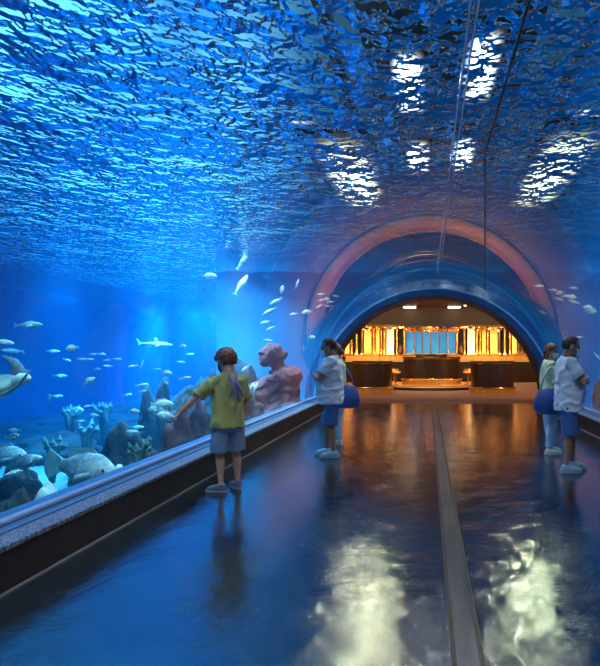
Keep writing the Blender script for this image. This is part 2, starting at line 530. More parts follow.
# ------------------------------------------------------------------ people
def remeshed(name, bm, mat, parent, voxel, smooth=2, fold=None):
    me = bpy.data.meshes.new(name + '_raw')
    bmesh.ops.recalc_face_normals(bm, faces=bm.faces[:])
    bm.to_mesh(me); bm.free()
    o = bpy.data.objects.new(name + '_raw', me)
    C.objects.link(o)
    m = o.modifiers.new('r', 'REMESH'); m.mode = 'VOXEL'; m.voxel_size = voxel
    if smooth:
        s = o.modifiers.new('s', 'SMOOTH'); s.factor = .5; s.iterations = smooth
    dg = bpy.context.evaluated_depsgraph_get()
    out = bpy.data.meshes.new_from_object(o.evaluated_get(dg))
    bpy.data.objects.remove(o); bpy.data.meshes.remove(me)
    out.name = name
    if fold:
        amp, sc, seed = fold
        b = bmesh.new(); b.from_mesh(out); b.normal_update()
        for v in b.verts:
            p = v.co
            q = mnoise.noise_vector((p.x * 2.2 + seed, p.y * 2.2, p.z * 2.2)) * .5
            f = mnoise.noise((p.x * sc[0] + seed + q.x, p.y * sc[1] + q.y, p.z * sc[2] + q.z))
            f = max(-.3, 1.15 - abs(f) * 4.2) + .5 * mnoise.noise((p.x * sc[0] * 2 + seed, p.y * sc[1] * 2, p.z * sc[2] * 2 + 5))
            v.co = p + v.normal * amp * f
        b.to_mesh(out); b.free()
    out.materials.clear()
    return link_mesh(name, out, mat, parent, True)

def V3(p, mir=1): return Vector((p[0] * mir, p[1], p[2]))

def lerp(a, b, t): return a + (b - a) * t

def hand(bm, w, d, up, curl, side, s=1.0):
    """palm and five fingers; w wrist, d finger direction, up back-of-hand normal"""
    d = d.normalized(); up = (up - d * up.dot(d)).normalized(); x = d.cross(up) * side
    sweep(bm, [w - d * .02, w + d * .03 * s, w + d * .085 * s], [(.022 * s, .017 * s), (.037 * s, .015 * s), (.036 * s, .012 * s)], 10, up)
    for k, (off, ln) in enumerate(((-.028, .070), (-.0095, .080), (.0095, .075), (.028, .058))):
        p = w + d * .075 * s + x * off * s
        pts = [p]; dd = d.copy()
        for q in range(3):
            dd = (dd - up * curl).normalized()
            pts.append(pts[-1] + dd * ln * s / 3)
        sweep(bm, pts, [.0095 * s, .009 * s, .0085 * s, .007 * s], 8, up)
    p = w + d * .02 * s - x * .028 * s
    t1 = (d * .75 - x * .7 - up * .15).normalized(); t2 = (d * .95 - x * .15 - up * curl).normalized()
    sweep(bm, [p, p + t1 * .032 * s, p + t1 * .032 * s + t2 * .028 * s], [.013 * s, .011 * s, .008 * s], 8, up)

def head_matrix(hc, yaw, pitch, roll=0):
    from mathutils import Euler
    return Matrix.Translation(hc) @ Euler((pitch, roll, yaw), 'XYZ').to_matrix().to_4x4()

def add_head(bm, HM, k):
    b = bmesh.new()
    ell(b, (0, -.012, .035), (.074, .094, .088), seg=24)           # cranium
    ell(b, (0, .022, -.035), (.060, .068, .078), seg=24)           # face and jaw
    ell(b, (0, .058, -.088), (.030, .026, .022))                   # chin
    ell(b, (0, .083, .022), (.048, .014, .012))                    # brow
    sweep(b, [(0, .084, .012), (0, .100, -.014), (0, .106, -.028), (0, .088, -.036)], [.008, .011, .014, .010], 8)   # nose
    ell(b, (0, .082, -.056), (.024, .012, .007)); ell(b, (0, .080, -.067), (.021, .012, .007))                # lips
    for s in (-1, 1):
        ell(b, (s * .036, .070, -.020), (.022, .018, .018))        # cheek
        ell(b, (s * .074, -.008, -.008), (.010, .020, .032))       # ear
    bmesh.ops.scale(b, vec=(k, k, k), verts=b.verts)
    bmesh.ops.transform(b, matrix=HM, verts=b.verts)
    add_bm(bm, b)

def shell_part(bm, c, r, keep, th, seg=40, amp=0, sc=30):
    """patch of an ellipsoid kept where keep(x, y, z of the unit sphere) holds, thickened outwards"""
    b = bmesh.new()
    bmesh.ops.create_uvsphere(b, u_segments=seg, v_segments=seg // 2, radius=1)
    dead = [v for v in b.verts if not keep(*v.co)]
    bmesh.ops.delete(b, geom=dead, context='VERTS')
    inner = {}
    vs = list(b.verts); fs = list(b.faces)
    for v in vs:
        u = v.co.copy()
        v.co = Vector((c[0] + u.x * r[0], c[1] + u.y * r[1], c[2] + u.z * r[2]))
        q = th + amp * mnoise.noise((u.x * sc, u.y * sc, u.z * sc))
        inner[v] = b.verts.new((c[0] + u.x * (r[0] + q), c[1] + u.y * (r[1] + q), c[2] + u.z * (r[2] + q)))
    edges = [e for e in b.edges if len(e.link_faces) == 1]
    for f in fs: b.faces.new([inner[v] for v in f.verts])
    for e in edges:
        a, d = e.verts
        b.faces.new((a, d, inner[d], inner[a]))
    add_bm(bm, b)

def arm_pts(sh, el, wr):
    return [sh, lerp(sh, el, .5), el, lerp(el, wr, .35), wr]

def person(loc, rotz, sp, label):
    mir = sp.get('mir', 1)
    t = empty('person', loc, (0, 0, rotz), label, 'person')
    S = lambda k: [V3(p, mir) for p in sp[k]]
    sh, el, wr, hp, kn, an = (S(k) for k in ('shoulder', 'elbow', 'wrist', 'hip', 'knee', 'ankle'))
    toe = [V3(p, mir) for p in sp['toe']]
    hc = V3(sp['head'], mir)
    HM = head_matrix(hc, sp.get('yaw', 0) * mir, sp.get('pitch', 0))
    g = sp.get('girth', 1.0); hk = sp.get('hk', 1.0); ar = sp.get('armr', 1.0); lr = sp.get('legr', 1.0)
    # one continuous body
    b = bmesh.new()
    rings_z(b, [(c[0] * mir, c[1], c[2], c[3] - .012, c[4] - .012) for c in sp['torso']])
    nb = V3(sp['neck'], mir)
    sweep(b, [nb - Vector((0, 0, .05)), nb + Vector((0, 0, .02)), hc + (HM.to_3x3() @ Vector((0, -.02, -.03)))], [.066 * hk, .056 * hk, .056 * hk], 14, Vector((0, 1, 0)))
    add_head(b, HM, hk)
    for i in (0, 1):
        sweep(b, [lerp(sh[1 - i], sh[i], .75)] + arm_pts(sh[i], el[i], wr[i]), [.05 * ar, .052 * ar, .046 * ar, .038 * ar, .040 * ar, .026 * ar], 12)
        hand(b, wr[i], V3(sp['hdir'][i], mir), V3(sp['hup'][i], mir), sp.get('curl', .25), (1 if i == 0 else -1) * mir, sp.get('hand', 1.0))
        sweep(b, [hp[i] + Vector((0, 0, .06)), hp[i] - Vector((0, 0, .08)), lerp(hp[i], kn[i], .55), kn[i], lerp(kn[i], an[i], .3) + Vector((0, -.012, 0)), lerp(kn[i], an[i], .7), an[i]],
              [.085 * lr, .088 * lr, .070 * lr, .052 * lr, .054 * lr, .038 * lr, .031 * lr], 14, Vector((0, 1, 0)))
        d = (toe[i] - an[i]); d.z = 0; d.normalize()
        sweep(b, [an[i] + Vector((0, 0, .02)), Vector((an[i].x, an[i].y, .05)), Vector((an[i].x, an[i].y, .045)) + d * .12], [.032, (.036, .032), (.038, .018)], 10, Vector((0, 0, 1)))
    remeshed('body', b, sp['skin'], t, .0075, 2)
    # shirt
    b = bmesh.new()
    rings_z(b, [(c[0] * mir, c[1], c[2], c[3], c[4]) for c in sp['shirt_rings']], 28)
    for i in (0, 1):
        e = sp['sleeve']
        sweep(b, [lerp(sh[1 - i], sh[i], .7), sh[i], lerp(sh[i], el[i], e * .5), lerp(sh[i], el[i], min(e, 1))] + ([lerp(el[i], wr[i], e - 1)] if e > 1 else []),
              [.066 * ar, .070 * ar, .068 * ar, .070 * ar] + ([.055 * ar] if e > 1 else []), 16)
    remeshed('shirt', b, sp['shirt_mat'], t, .0095, 3, (sp.get('fold', .010), sp.get('foldsc', (7, 7, 5)), sp.get('seed', 0)))
    # trousers or shorts
    b = bmesh.new()
    rings_z(b, [(c[0] * mir, c[1], c[2], c[3], c[4]) for c in sp['waist']], 24)
    for i in (0, 1):
        e = sp['leg_len']; w = sp['leg_w']
        if e <= 1:
            pp = [hp[i] + Vector((0, 0, .05)), hp[i] - Vector((0, 0, .06)), lerp(hp[i], kn[i], e * .6), lerp(hp[i], kn[i], e)]
        else:
            pp = [hp[i] + Vector((0, 0, .05)), hp[i] - Vector((0, 0, .06)), lerp(hp[i], kn[i], .6), kn[i], lerp(kn[i], an[i], (e - 1) * .5), lerp(kn[i], an[i], e - 1)]
        sweep(b, pp, w, 18, Vector((0, 1, 0)))
    remeshed(sp['leg_name'], b, sp['leg_mat'], t, .0095, 2, (.007, (9, 9, 4), sp.get('seed', 0) + 9))
    # shoes
    for i in (0, 1):
        d = (toe[i] - an[i]); d.z = 0; d.normalize()
        shoe(t, Vector((an[i].x, an[i].y, 0)), d, sp['shoe'], sp.get('shoe_k', 1.0))
    # hair
    b = bmesh.new(); sp['hair'](b); bmesh.ops.scale(b, vec=(hk, hk, hk), verts=b.verts); bmesh.ops.transform(b, matrix=HM, verts=b.verts)
    obj('hair', b, sp['hair_mat'], t, smooth=True)
    # mask with ear loops
    b = bmesh.new()
    shell_part(b, (0, .022, -.040), (.064, .082, .076), lambda x, y, z: y > .28 and -.80 < z < .46 and abs(x) < .93, .006, 44)
    bmesh.ops.scale(b, vec=(hk, hk, hk), verts=b.verts); bmesh.ops.transform(b, matrix=HM, verts=b.verts)
    mk = obj('face_mask', b, sp['mask_mat'], t, smooth=True)
    for s in (-1, 1):
        b = bmesh.new(); sweep(b, [(s * .062, .045, -.014), (s * .078, .0, .018), (s * .084, -.018, .0), (s * .078, -.008, -.035), (s * .060, .045, -.062)], .0025, 6)
        bmesh.ops.scale(b, vec=(hk, hk, hk), verts=b.verts); bmesh.ops.transform(b, matrix=HM, verts=b.verts)
        obj('ear_loop', b, sp['mask_mat'], mk, smooth=True)
    for s in (-1, 1):
        b = bmesh.new(); ell(b, (s * .031, .078, .004), (.013, .009, .008)); bmesh.ops.scale(b, vec=(hk, hk, hk), verts=b.verts); bmesh.ops.transform(b, matrix=HM, verts=b.verts)
        ey = obj('eye', b, M['eye'], t, smooth=True)
    return t

def shoe(t, a, d, kind, k):
    sd = Vector((d.y, -d.x, 0))
    def outline(f0, f1, w, z, n=26):
        pts = []
        for q in range(n):
            an = 2 * PI * q / n
            y = math.cos(an); x = math.sin(an)
            yy = (f0 + f1) / 2 + (f1 - f0) / 2 * y
            ww = w * (1.0 + .12 * y) * (abs(x) ** .8) * (1 if x >= 0 else -1)
            pts.append(a + d * yy * k + sd * ww * k + Vector((0, 0, z * k)))
        return pts
    def loft(b, secs):
        rs = [[b.verts.new(p) for p in outline(*s)] for s in secs]
        for p, q in zip(rs, rs[1:]):
            n = len(p)
            for j in range(n): b.faces.new((p[j], p[(j + 1) % n], q[(j + 1) % n], q[j]))
        b.faces.new(rs[0][::-1]); b.faces.new(rs[-1])
    m_sole, m_up = kind
    b = bmesh.new(); loft(b, [(-.075, .185, .040, 0), (-.080, .192, .046, .008), (-.078, .190, .046, .028)])
    so = obj('shoe', b, m_sole, t, angle=.8)
    b = bmesh.new(); loft(b, [(-.074, .184, .044, .026), (-.070, .178, .045, .050), (-.060, .140, .041, .072), (-.052, .072, .036, .088), (-.046, .045, .033, .098)])
    obj('shoe_upper', b, m_up, so, smooth=True)

M['eye'] = pbr('dark_eye', (.015, .012, .012), .15)
M['skin_fair'] = pbr('skin_fair', (.55, .27, .19), .5)
M['skin_tan'] = pbr('skin_tan', (.30, .155, .10), .5)
M['hair_brown'] = pbr('hair_chestnut', (.085, .030, .018), .5, col2=(.16, .06, .035), scale=30, stretch=(1, 1, .2), bump=.5, bscale=90)
M['hair_dark'] = pbr('hair_dark', (.012, .010, .011), .5, col2=(.035, .026, .025), scale=40, bump=.5, bscale=90)
M['mask_blue'] = pbr('mask_pale_blue', (.42, .66, .80), .7)
M['mask_white'] = pbr('mask_white', (.78, .80, .84), .7)
M['mask_dark'] = pbr('mask_dark', (.02, .02, .035), .7)
M['shirt_olive'] = pbr('shirt_olive', (.34, .34, .12), .85, bump=.3, bscale=60)
M['shirt_pale'] = pbr('shirt_pale_blue', (.52, .60, .74), .85, bump=.25, bscale=50)
M['blouse'] = pbr('blouse_pale_green', (.44, .56, .36), .85, bump=.3, bscale=50)
M['short_blue'] = pbr('shorts_blue', (.030, .10, .30), .8, bump=.3, bscale=60)
M['short_grey'] = pbr('shorts_grey_blue', (.14, .21, .36), .8, bump=.3, bscale=60)
M['jean'] = pbr('jeans_light', (.22, .38, .58), .8, bump=.3, bscale=60, col2=(.34, .48, .62), scale=6)
M['clog'] = pbr('clog_pale_blue', (.24, .42, .56), .6)
M['clog_sole'] = pbr('clog_sole', (.36, .46, .58), .6)
M['sandal_sole'] = pbr('sandal_sole', (.36, .38, .46), .6)
M['sandal_up'] = pbr('sandal_upper', (.10, .12, .20), .6)
M['sneaker'] = pbr('sneaker_white', (.62, .66, .62), .6)
M['bag_blue'] = pbr('bag_blue', (.012, .060, .28), .55, bump=.35, bscale=14)
M['strap_violet'] = pbr('strap_violet', (.20, .16, .48), .6)

# ---- hair shapes, in head space
def hair_boy(b):
    shell_part(b, (0, -.014, .034), (.078, .098, .093), lambda x, y, z: z > (-.72 if y < -.1 else -.12 if y < .45 else .22), .020, 56, .016, 5)
    for k in range(9):
        a = -.9 + 1.8 * k / 8
        p = Vector((math.sin(a) * .072, .072 * math.cos(a) + .008, .085))
        sweep(b, [p, p + Vector((math.sin(a) * .012, .022, -.018)), p + Vector((math.sin(a) * .016, .028, -.048))], [.012, .011, .004], 8)
def hair_man(b):
    shell_part(b, (0, -.014, .034), (.076, .096, .090), lambda x, y, z: z > -.60 + 1.25 * max(y + .15, 0) and (y < .42 or z > .60) and not (abs(x) > .82 and y > -.15 and z < .05), .010, 52, .007, 9)
def hair_woman(b):
    shell_part(b, (0, -.014, .032), (.078, .098, .092), lambda x, y, z: (z > -.75 + 1.3 * max(y, 0)) and (y < .72 or z > .55), .014, 52, .006, 6)
    sweep(b, [(0, -.085, .03), (0, -.125, -.02), (0, -.130, -.11), (0, -.110, -.20), (0, -.10, -.27)], [(.045, .03), (.052, .034), (.050, .030), (.040, .024), (.012, .01)], 14)
    for s in (-1, 1):
        sweep(b, [(s * .070, -.02, .02), (s * .078, -.03, -.06), (s * .074, -.04, -.15), (s * .06, -.045, -.20)], [.020, .022, .018, .006], 10)

# ---- boy by the left glass
BOY = dict(
    head=(-.005, .055, 1.425), yaw=.35, pitch=-.34, neck=(0, .0, 1.30), hk=1.09, armr=.90, legr=.86, hand=.86,
    shoulder=[(-.140, 0, 1.222), (.150, -.005, 1.212)],
    elbow=[(-.315, .09, 1.05), (.205, -.01, .995)],
    wrist=[(-.455, .175, .88), (.185, .085, .80)],
    hdir=[(-.65, .28, -.62), (-.15, .25, -.9)], hup=[(-.5, .2, .8), (.9, .1, 0)], curl=.22,
    hip=[(-.080, 0, .76), (.080, 0, .76)], knee=[(-.088, .035, .42), (.092, .02, .42)], ankle=[(-.085, -.01, .075), (.11, .015, .075)],
    toe=[(-.20, .12, 0), (.10, .2, 0)],
    torso=[(0, 0, .68, .11, .09), (0, 0, .78, .135, .10), (0, .01, .92, .12, .09), (0, 0, 1.08, .135, .098), (0, -.01, 1.18, .132, .09), (0, 0, 1.26, .09, .066), (0, 0, 1.31, .06, .055)],
    shirt_rings=[(0, .01, .705, .190, .145), (0, .01, .80, .186, .140), (0, 0, .95, .170, .122), (0, -.005, 1.10, .165, .116), (0, -.012, 1.18, .155, .106), (0, -.010, 1.24, .125, .090), (0, -.004, 1.285, .085, .072), (0, 0, 1.31, .066, .06)],
    sleeve=.92, fold=.015, foldsc=(9, 9, 3.2), seed=3, skin=M['skin_fair'], shirt_mat=M['shirt_olive'],
    waist=[(0, 0, .66, .150, .112), (0, 0, .76, .145, .105), (0, 0, .84, .135, .10)], leg_len=.93, leg_w=[.080, .088, .094, .098], leg_name='shorts', leg_mat=M['short_grey'],
    shoe=(M['sandal_sole'], M['sandal_up']), shoe_k=.92, hair=hair_boy, hair_mat=M['hair_brown'], mask_mat=M['mask_dark'])
boy = person((-2.36, 5.66, .001), math.radians(42), BOY, 'boy in olive t-shirt and grey-blue shorts pointing at the left glass')
boy.scale = (.985, .985, .985)
b = bmesh.new()
for s, dx in ((-1, -.012), (1, .014)):
    sweep(b, [(.02 + s * .050, .015, 1.315), (.02 + s * .035, -.085, 1.29), (.015 + s * .022, -.132, 1.20), (.01 + dx * 2.2, -.142, 1.10), (.01 + dx * 3.4, -.142, 1.02 - .03 * s)], [.009, .012, .014, .015, .010], 8)
    sweep(b, [(.01 + dx, -.145, 1.22), (.02 + dx * 3, -.152, 1.14), (.03 + dx * 5, -.146, 1.05)], [.013, .016, .008], 8)
tag(obj('bag_straps', b, M['strap_violet'], boy, smooth=True), 'violet straps hanging down the back')

def man_spec(mir):
    return dict(mir=mir, head=(0, .065, 1.565), yaw=.10, pitch=-.16, neck=(0, .005, 1.44), hk=1.10, armr=1.08, legr=1.0,
    shoulder=[(-.185, .0, 1.375), (.185, .0, 1.375)], elbow=[(-.245, .150, 1.130), (.245, .150, 1.140)], wrist=[(.0, .275, 1.185), (-.02, .255, 1.150)],
    hdir=[(.9, -.22, .10), (-.9, -.2, .08)], hup=[(.1, .9, .2), (-.1, .9, .2)], curl=.20,
    hip=[(-.095, 0, .86), (.095, 0, .86)], knee=[(-.098, .02, .47), (.10, .10, .47)], ankle=[(-.10, -.03, .08), (.105, .10, .08)], toe=[(-.115, .2, 0), (.13, .3, 0)],
    torso=[(0, 0, .80, .145, .12), (0, .02, .95, .16, .14), (0, .03, 1.08, .165, .145), (0, .01, 1.22, .17, .125), (0, 0, 1.34, .165, .105), (0, 0, 1.42, .11, .08), (0, .005, 1.46, .068, .062)],
    shirt_rings=[(0, .020, .775, .202, .172), (0, .030, .88, .200, .178), (0, .052, 1.00, .196, .192), (0, .040, 1.12, .192, .174), (0, .008, 1.24, .188, .142), (0, -.002, 1.345, .178, .118), (0, 0, 1.42, .128, .09), (0, .004, 1.452, .08, .07)],
    sleeve=.70, fold=.013, foldsc=(6, 6, 8), seed=5, skin=M['skin_tan'], shirt_mat=M['shirt_pale'],
    waist=[(0, .01, .74, .160, .125), (0, .01, .84, .158, .13), (0, .01, .93, .150, .125)], leg_len=.985, leg_w=[.080, .092, .104, .108], leg_name='shorts', leg_mat=M['short_blue'],
    shoe=(M['clog_sole'], M['clog']), shoe_k=1.04, hair=hair_man, hair_mat=M['hair_dark'], mask_mat=M['mask_blue'])
def woman_spec(mir, yaw):
    return dict(mir=mir, head=(0, .045, 1.515), yaw=yaw, pitch=-.10, neck=(0, .0, 1.39), hk=.98, armr=.84, legr=.92, hand=.9,
    shoulder=[(-.160, -.005, 1.325), (.160, -.005, 1.325)], elbow=[(-.205, .06, 1.075), (.205, .06, 1.075)], wrist=[(-.02, .20, 1.06), (.03, .18, 1.02)],
    hdir=[(.9, .1, .0), (-.9, .1, 0)], hup=[(.1, .9, .2), (-.1, .9, .2)], curl=.2,
    hip=[(-.088, 0, .84), (.088, 0, .84)], knee=[(-.088, .025, .46), (.09, .015, .46)], ankle=[(-.085, -.02, .08), (.09, .04, .08)], toe=[(-.09, .2, 0), (.10, .25, 0)],
    torso=[(0, 0, .78, .14, .11), (0, .0, .92, .13, .10), (0, .0, 1.06, .125, .095), (0, .012, 1.2, .138, .112), (0, 0, 1.30, .135, .09), (0, 0, 1.37, .09, .066), (0, .0, 1.41, .056, .052)],
    shirt_rings=[(0, .0, .90, .165, .135), (0, .0, .98, .165, .13), (0, .0, 1.08, .155, .122), (0, .012, 1.2, .158, .13), (0, 0, 1.30, .150, .108), (0, 0, 1.365, .105, .078), (0, .0, 1.395, .068, .06)],
    sleeve=1.15, fold=.014, foldsc=(6, 6, 5), seed=8, skin=M['skin_fair'], shirt_mat=M['blouse'],
    waist=[(0, 0, .76, .150, .12), (0, 0, .86, .155, .125), (0, 0, .95, .138, .112)], leg_len=1.93, leg_w=[.098, .102, .085, .070, .064, .056], leg_name='jeans', leg_mat=M['jean'],
    shoe=(M['sneaker'], M['sneaker']), shoe_k=.95, hair=hair_woman, hair_mat=M['hair_brown'], mask_mat=M['mask_white'])

def bag(loc, rotz, mir, label):
    t = empty('shoulder_bag', loc, (0, 0, rotz), label, 'bag')
    b = bmesh.new()
    n = 28; rs = []
    for z, w, d in ((-.20, .03, .02), (-.195, .13, .06), (-.17, .185, .085), (-.08, .205, .100), (.03, .185, .085), (.12, .15, .055), (.17, .125, .022), (.178, .12, .012)):
        ring_ = []
        for k in range(n):
            a = 2 * PI * k / n
            cx, cy = math.cos(a), math.sin(a)
            f = 1 + .05 * mnoise.noise((cx * 2, cy * 2, z * 9))
            ring_.append(b.verts.new((d * cx * f, w * cy * f, z - .02 * abs(cy) * (z > .1))))
        rs.append(ring_)
    for p, q in zip(rs, rs[1:]):
        for k in range(n): b.faces.new((p[k], p[(k + 1) % n], q[(k + 1) % n], q[k]))
    b.faces.new(rs[0][::-1]); b.faces.new(rs[-1])
    obj('bag_body', b, M['bag_blue'], t, smooth=True)
    b = bmesh.new()
    sweep(b, [(0, -.10, .15), (.02 * mir, -.06, .30), (.065 * mir, .04, .455), (.105 * mir, .10, .485), (.085 * mir, .16, .455), (.03 * mir, .17, .30), (0, .11, .15)], [(.014, .005)] * 7, 10)
    obj('bag_strap', b, M['bag_blue'], t, smooth=True)
    return t
def place(x, y, side, sp, label): return person((x, y, .001), side * PI / 2, sp, label)
place(-1.56, 7.52, 1, man_spec(1), 'man with folded arms in pale t-shirt, standing nearer the left glass')
place(-1.66, 8.55, 1, woman_spec(1, .2), 'woman with brown hair half hidden behind the man at left')
place(1.57, 6.60, -1, man_spec(-1), 'man with folded arms in pale t-shirt, standing nearer the right glass')
place(1.62, 7.75, -1, woman_spec(-1, .75), 'woman in white mask and pale green top beside the man at right')
bag((-1.47, 8.30, .82), PI / 2, 1, 'blue bag on the shoulder of the woman at left')
bag((1.53, 7.45, .82), -PI / 2, -1, 'blue bag on the shoulder of the woman at right')
# ------------------------------------------------------------------ lobby furniture
M['gold_lit'] = pbr('brushed_gold', (.80, .44, .10), .35, metal=.85, col2=(.95, .62, .22), scale=3, stretch=(3, 3, .3))
M['glass_fin'] = pbr('bronze_glass_fin', (.16, .11, .08), .08, metal=.5)
M['vase'] = pbr('dark_vase', (.10, .04, .03), .2)
M['lens_warm'] = pbr('downlight_lens', (1, .9, .7), .5, emit=(1, .72, .40), estr=9)
M['edge_glow'] = pbr('warm_edge_glow', (1, .8, .4), .5, emit=(1, .58, .18), estr=.5)  # warm glow put on thin edges

def dshape(b, w, d, z0, z1, n=40, ex=2.6, bev=0.0):
    """drum with a bowed front (towards -y) and flat back"""
    def ringp(k, z, o=0):
        pts = []
        for i in range(n + 1):
            a = PI * i / n
            c, s_ = math.cos(a), math.sin(a)
            pts.append((-(abs(c) ** (2 / ex)) * (1 if c >= 0 else -1) * (w / 2 - o), -(s_ ** (2 / ex)) * (d - o), z))
        return pts
    rs = []
    for z, o in ([(z0, 0), (z1, 0)] if not bev else [(z0, bev), (z0 + bev, 0), (z1 - bev, 0), (z1, bev)]):
        rs.append([b.verts.new(p) for p in ringp(0, z, o)])
    m = n + 1
    for p, q in zip(rs, rs[1:]):
        for k in range(m): b.faces.new((p[k], p[(k + 1) % m], q[(k + 1) % m], q[k]))
    b.faces.new(rs[0][::-1]); b.faces.new(rs[-1])

def counter(x, y, w, d, h, label, z0=0, tier=False):
    t = empty('counter', (x, y, z0), label=label, cat='counter')
    def part(name, m, *a, **k):
        b = bmesh.new(); dshape(b, *a, **k); return obj(name, b, m, t, angle=.6)
    part('base_band', M['gold_lit'], w + .14, d + .07, 0, .20)
    part('plinth', M['glass_fin'], w + .02, d + .01, .20, .24)
    part('body', M['wood'], w, d, .24, h - .09)
    part('rim', M['gold_dark'], w + .015, d + .008, h - .09, h - .065)
    part('top', M['wood'], w + .08, d + .04, h - .065, h, bev=.012)
    b = bmesh.new()                                      # foot rail
    pts = []
    for i in range(25):
        a = PI * (.06 + .88 * i / 24)
        pts.append((-math.copysign(abs(math.cos(a)) ** (2 / 2.6), math.cos(a)) * (w / 2 + .12), -(math.sin(a) ** (2 / 2.6)) * (d + .10), .235))
    sweep(b, pts, .022, 8); obj('foot_rail', b, M['gold'], t, smooth=True)
    if tier:
        def part2(name, m, *a, **k):
            b = bmesh.new(); dshape(b, *a, **k); o = obj(name, b, m, t, angle=.6); o.location = (0, .05, 0); return o
        part2('upper_shelf', M['wood'], w * .56, d * .55, h, h + .10)
        part2('upper_rim', M['gold'], w * .58, d * .57, h + .10, h + .125)
    else:
        b = bmesh.new()                                  # small lamp holder posts on the top
        sweep(b, [(.30, -.35, h), (.30, -.35, h + .22)], .012, 8); sweep(b, [(.30, -.35, h + .22), (.30, -.35, h + .30)], .03, 10)
        obj('lamp_post', b, M['gold'], t, smooth=True)
    return t
counter(-2.27, 19.9, 1.46, .85, 1.20, 'dark wood bowed counter at the left, brass band at its foot')
counter(0, 23.0, 2.5, .9, 1.18, 'wide dark wood counter in the middle of the gilded platform', .15, True)
counter(2.25, 19.6, 1.60, .85, 1.20, 'dark wood bowed counter at the right, brass band at its foot')

t = empty('platform', (0, 24.2, 0), label='low gilded platform carrying the middle counter', cat='platform')
b = bmesh.new(); dshape(b, 5.2, 3.6, 0, .15, ex=2.2); obj('step', b, M['soffit'], t, angle=.6)
b = bmesh.new(); dshape(b, 5.14, 3.55, .15, .16, ex=2.2); obj('gold_top', b, M['gold_lit'], t, angle=.6)
b = bmesh.new(); dshape(b, 5.22, 3.61, .118, .138, ex=2.2); obj('glow_band', b, M['edge_glow'], t, angle=.6)  # added glow; the platform edge has no lamp

for s, nm in ((-1, 'left'), (1, 'right')):               # brass stools between the counters
    for k, (x, y) in enumerate(((1.50, 21.6), (1.72, 24.0))):
        t = empty('stool', (s * x, y, .16 if y < 24.2 else 0), label='brass stool %s the middle counter, %s' % (('left of' if s < 0 else 'right of'), ('nearer the tunnel' if k == 0 else 'farther from the tunnel')), cat='stool')
        b = bmesh.new(); lathe(b, [(.001, 0), (.17, 0), (.17, .025), (.03, .05), (.025, .50), (.001, .50)], 20); obj('pedestal', b, M['gold'], t, angle=.6)
        b = bmesh.new(); lathe(b, [(.001, .50), (.19, .50), (.21, .54), (.20, .60), (.001, .61)], 20); obj('seat', b, M['gold_lit'], t, angle=.6)

# long back bar
t = empty('back_bar', (0, 27.0, 0), label='long gilded back bar across the rear of the lobby', cat='bar')
b = bmesh.new(); box(b, -5.85, 5.85, -.3, .3, 0, 1.10); obj('front', b, M['wood'], t)
b = bmesh.new(); box(b, -5.85, 5.85, -.36, .3, 1.10, 1.34, .01); obj('gold_fascia', b, M['gold_lit'], t)
b = bmesh.new(); box(b, -5.85, 5.85, -.42, .35, 1.34, 1.42, .012); obj('bar_top', b, M['gold_dark'], t)
b = bmesh.new(); box(b, -5.85, 5.85, -.39, -.365, 1.06, 1.09); obj('glow_band', b, M['edge_glow'], t)

# screen of gilded columns and lit panels above the back bar
def col(x, w, m, name, label, cat, group, round_=True, y=27.75, z0=1.42, z1=3.0):
    t = empty(name, (x, y, z0), label=label, cat=cat, group=group)
    h = z1 - z0
    b = bmesh.new()
    if round_: lathe(b, [(.001, .05), (w, .05), (w, h - .06), (.001, h - .06)], 18); obj('shaft', b, m, t, angle=.6)
    else: box(b, -w, w, -.05, .05, .05, h - .06, .008); obj('panel', b, m, t)
    for nm, za, zb in (('foot', 0, .05), ('head', h - .06, h)):
        b = bmesh.new(); box(b, -w * 1.2, w * 1.2, -max(w, .06) * 1.2, max(w, .06) * 1.2, za, zb, .006); obj(nm, b, M['gold'], t)
    return t
for s, nm in ((-1, 'left'), (1, 'right')):
    for i, x in enumerate((1.41, 1.80, 2.475, 2.63, 3.04, 3.66, 3.95, 4.22, 4.69, 5.22, 5.50)):
        m = M['gold'] if i not in (5, 8) else M['glass_fin']
        col(s * x, .055 if i % 2 else .07, m, 'column', 'slim round brass column of the %s half of the back screen' % nm, 'column', 'brass columns of the back screen, ' + nm)
    col(s * 2.16, .19, M['cream'], 'lit_panel', 'bright cream lit panel, %s of the blue aquarium windows' % nm, 'panel', None, False)
    col(s * 2.83, .10, M['gold_lit'], 'gold_panel', 'gold panel next to the cream lit panel at %s' % nm, 'panel', None, False)
    col(s * 3.36, .19, M['amber_lit'], 'lit_panel', 'amber lit panel toward the %s end of the back screen' % nm, 'panel', None, False)
    col(s * 4.46, .12, M['amber_lit'], 'lit_panel', 'narrow amber panel nearest the %s edge of the portal' % nm, 'panel', None, False)
    col(s * 4.93, .12, M['glass_fin'], 'glass_panel', 'dark bronze glass panel at far %s of the back screen' % nm, 'panel', None, False)
    t = empty('vase', (s * 1.60, 27.6, 1.42), label='dark vase in the niche %s of the aquarium windows' % nm, cat='vase')
    b = bmesh.new(); lathe(b, [(.001, 0), (.07, 0), (.12, .14), (.10, .30), (.045, .40), (.06, .46), (.001, .45)], 20); obj('vase_body', b, M['vase'], t, smooth=True)
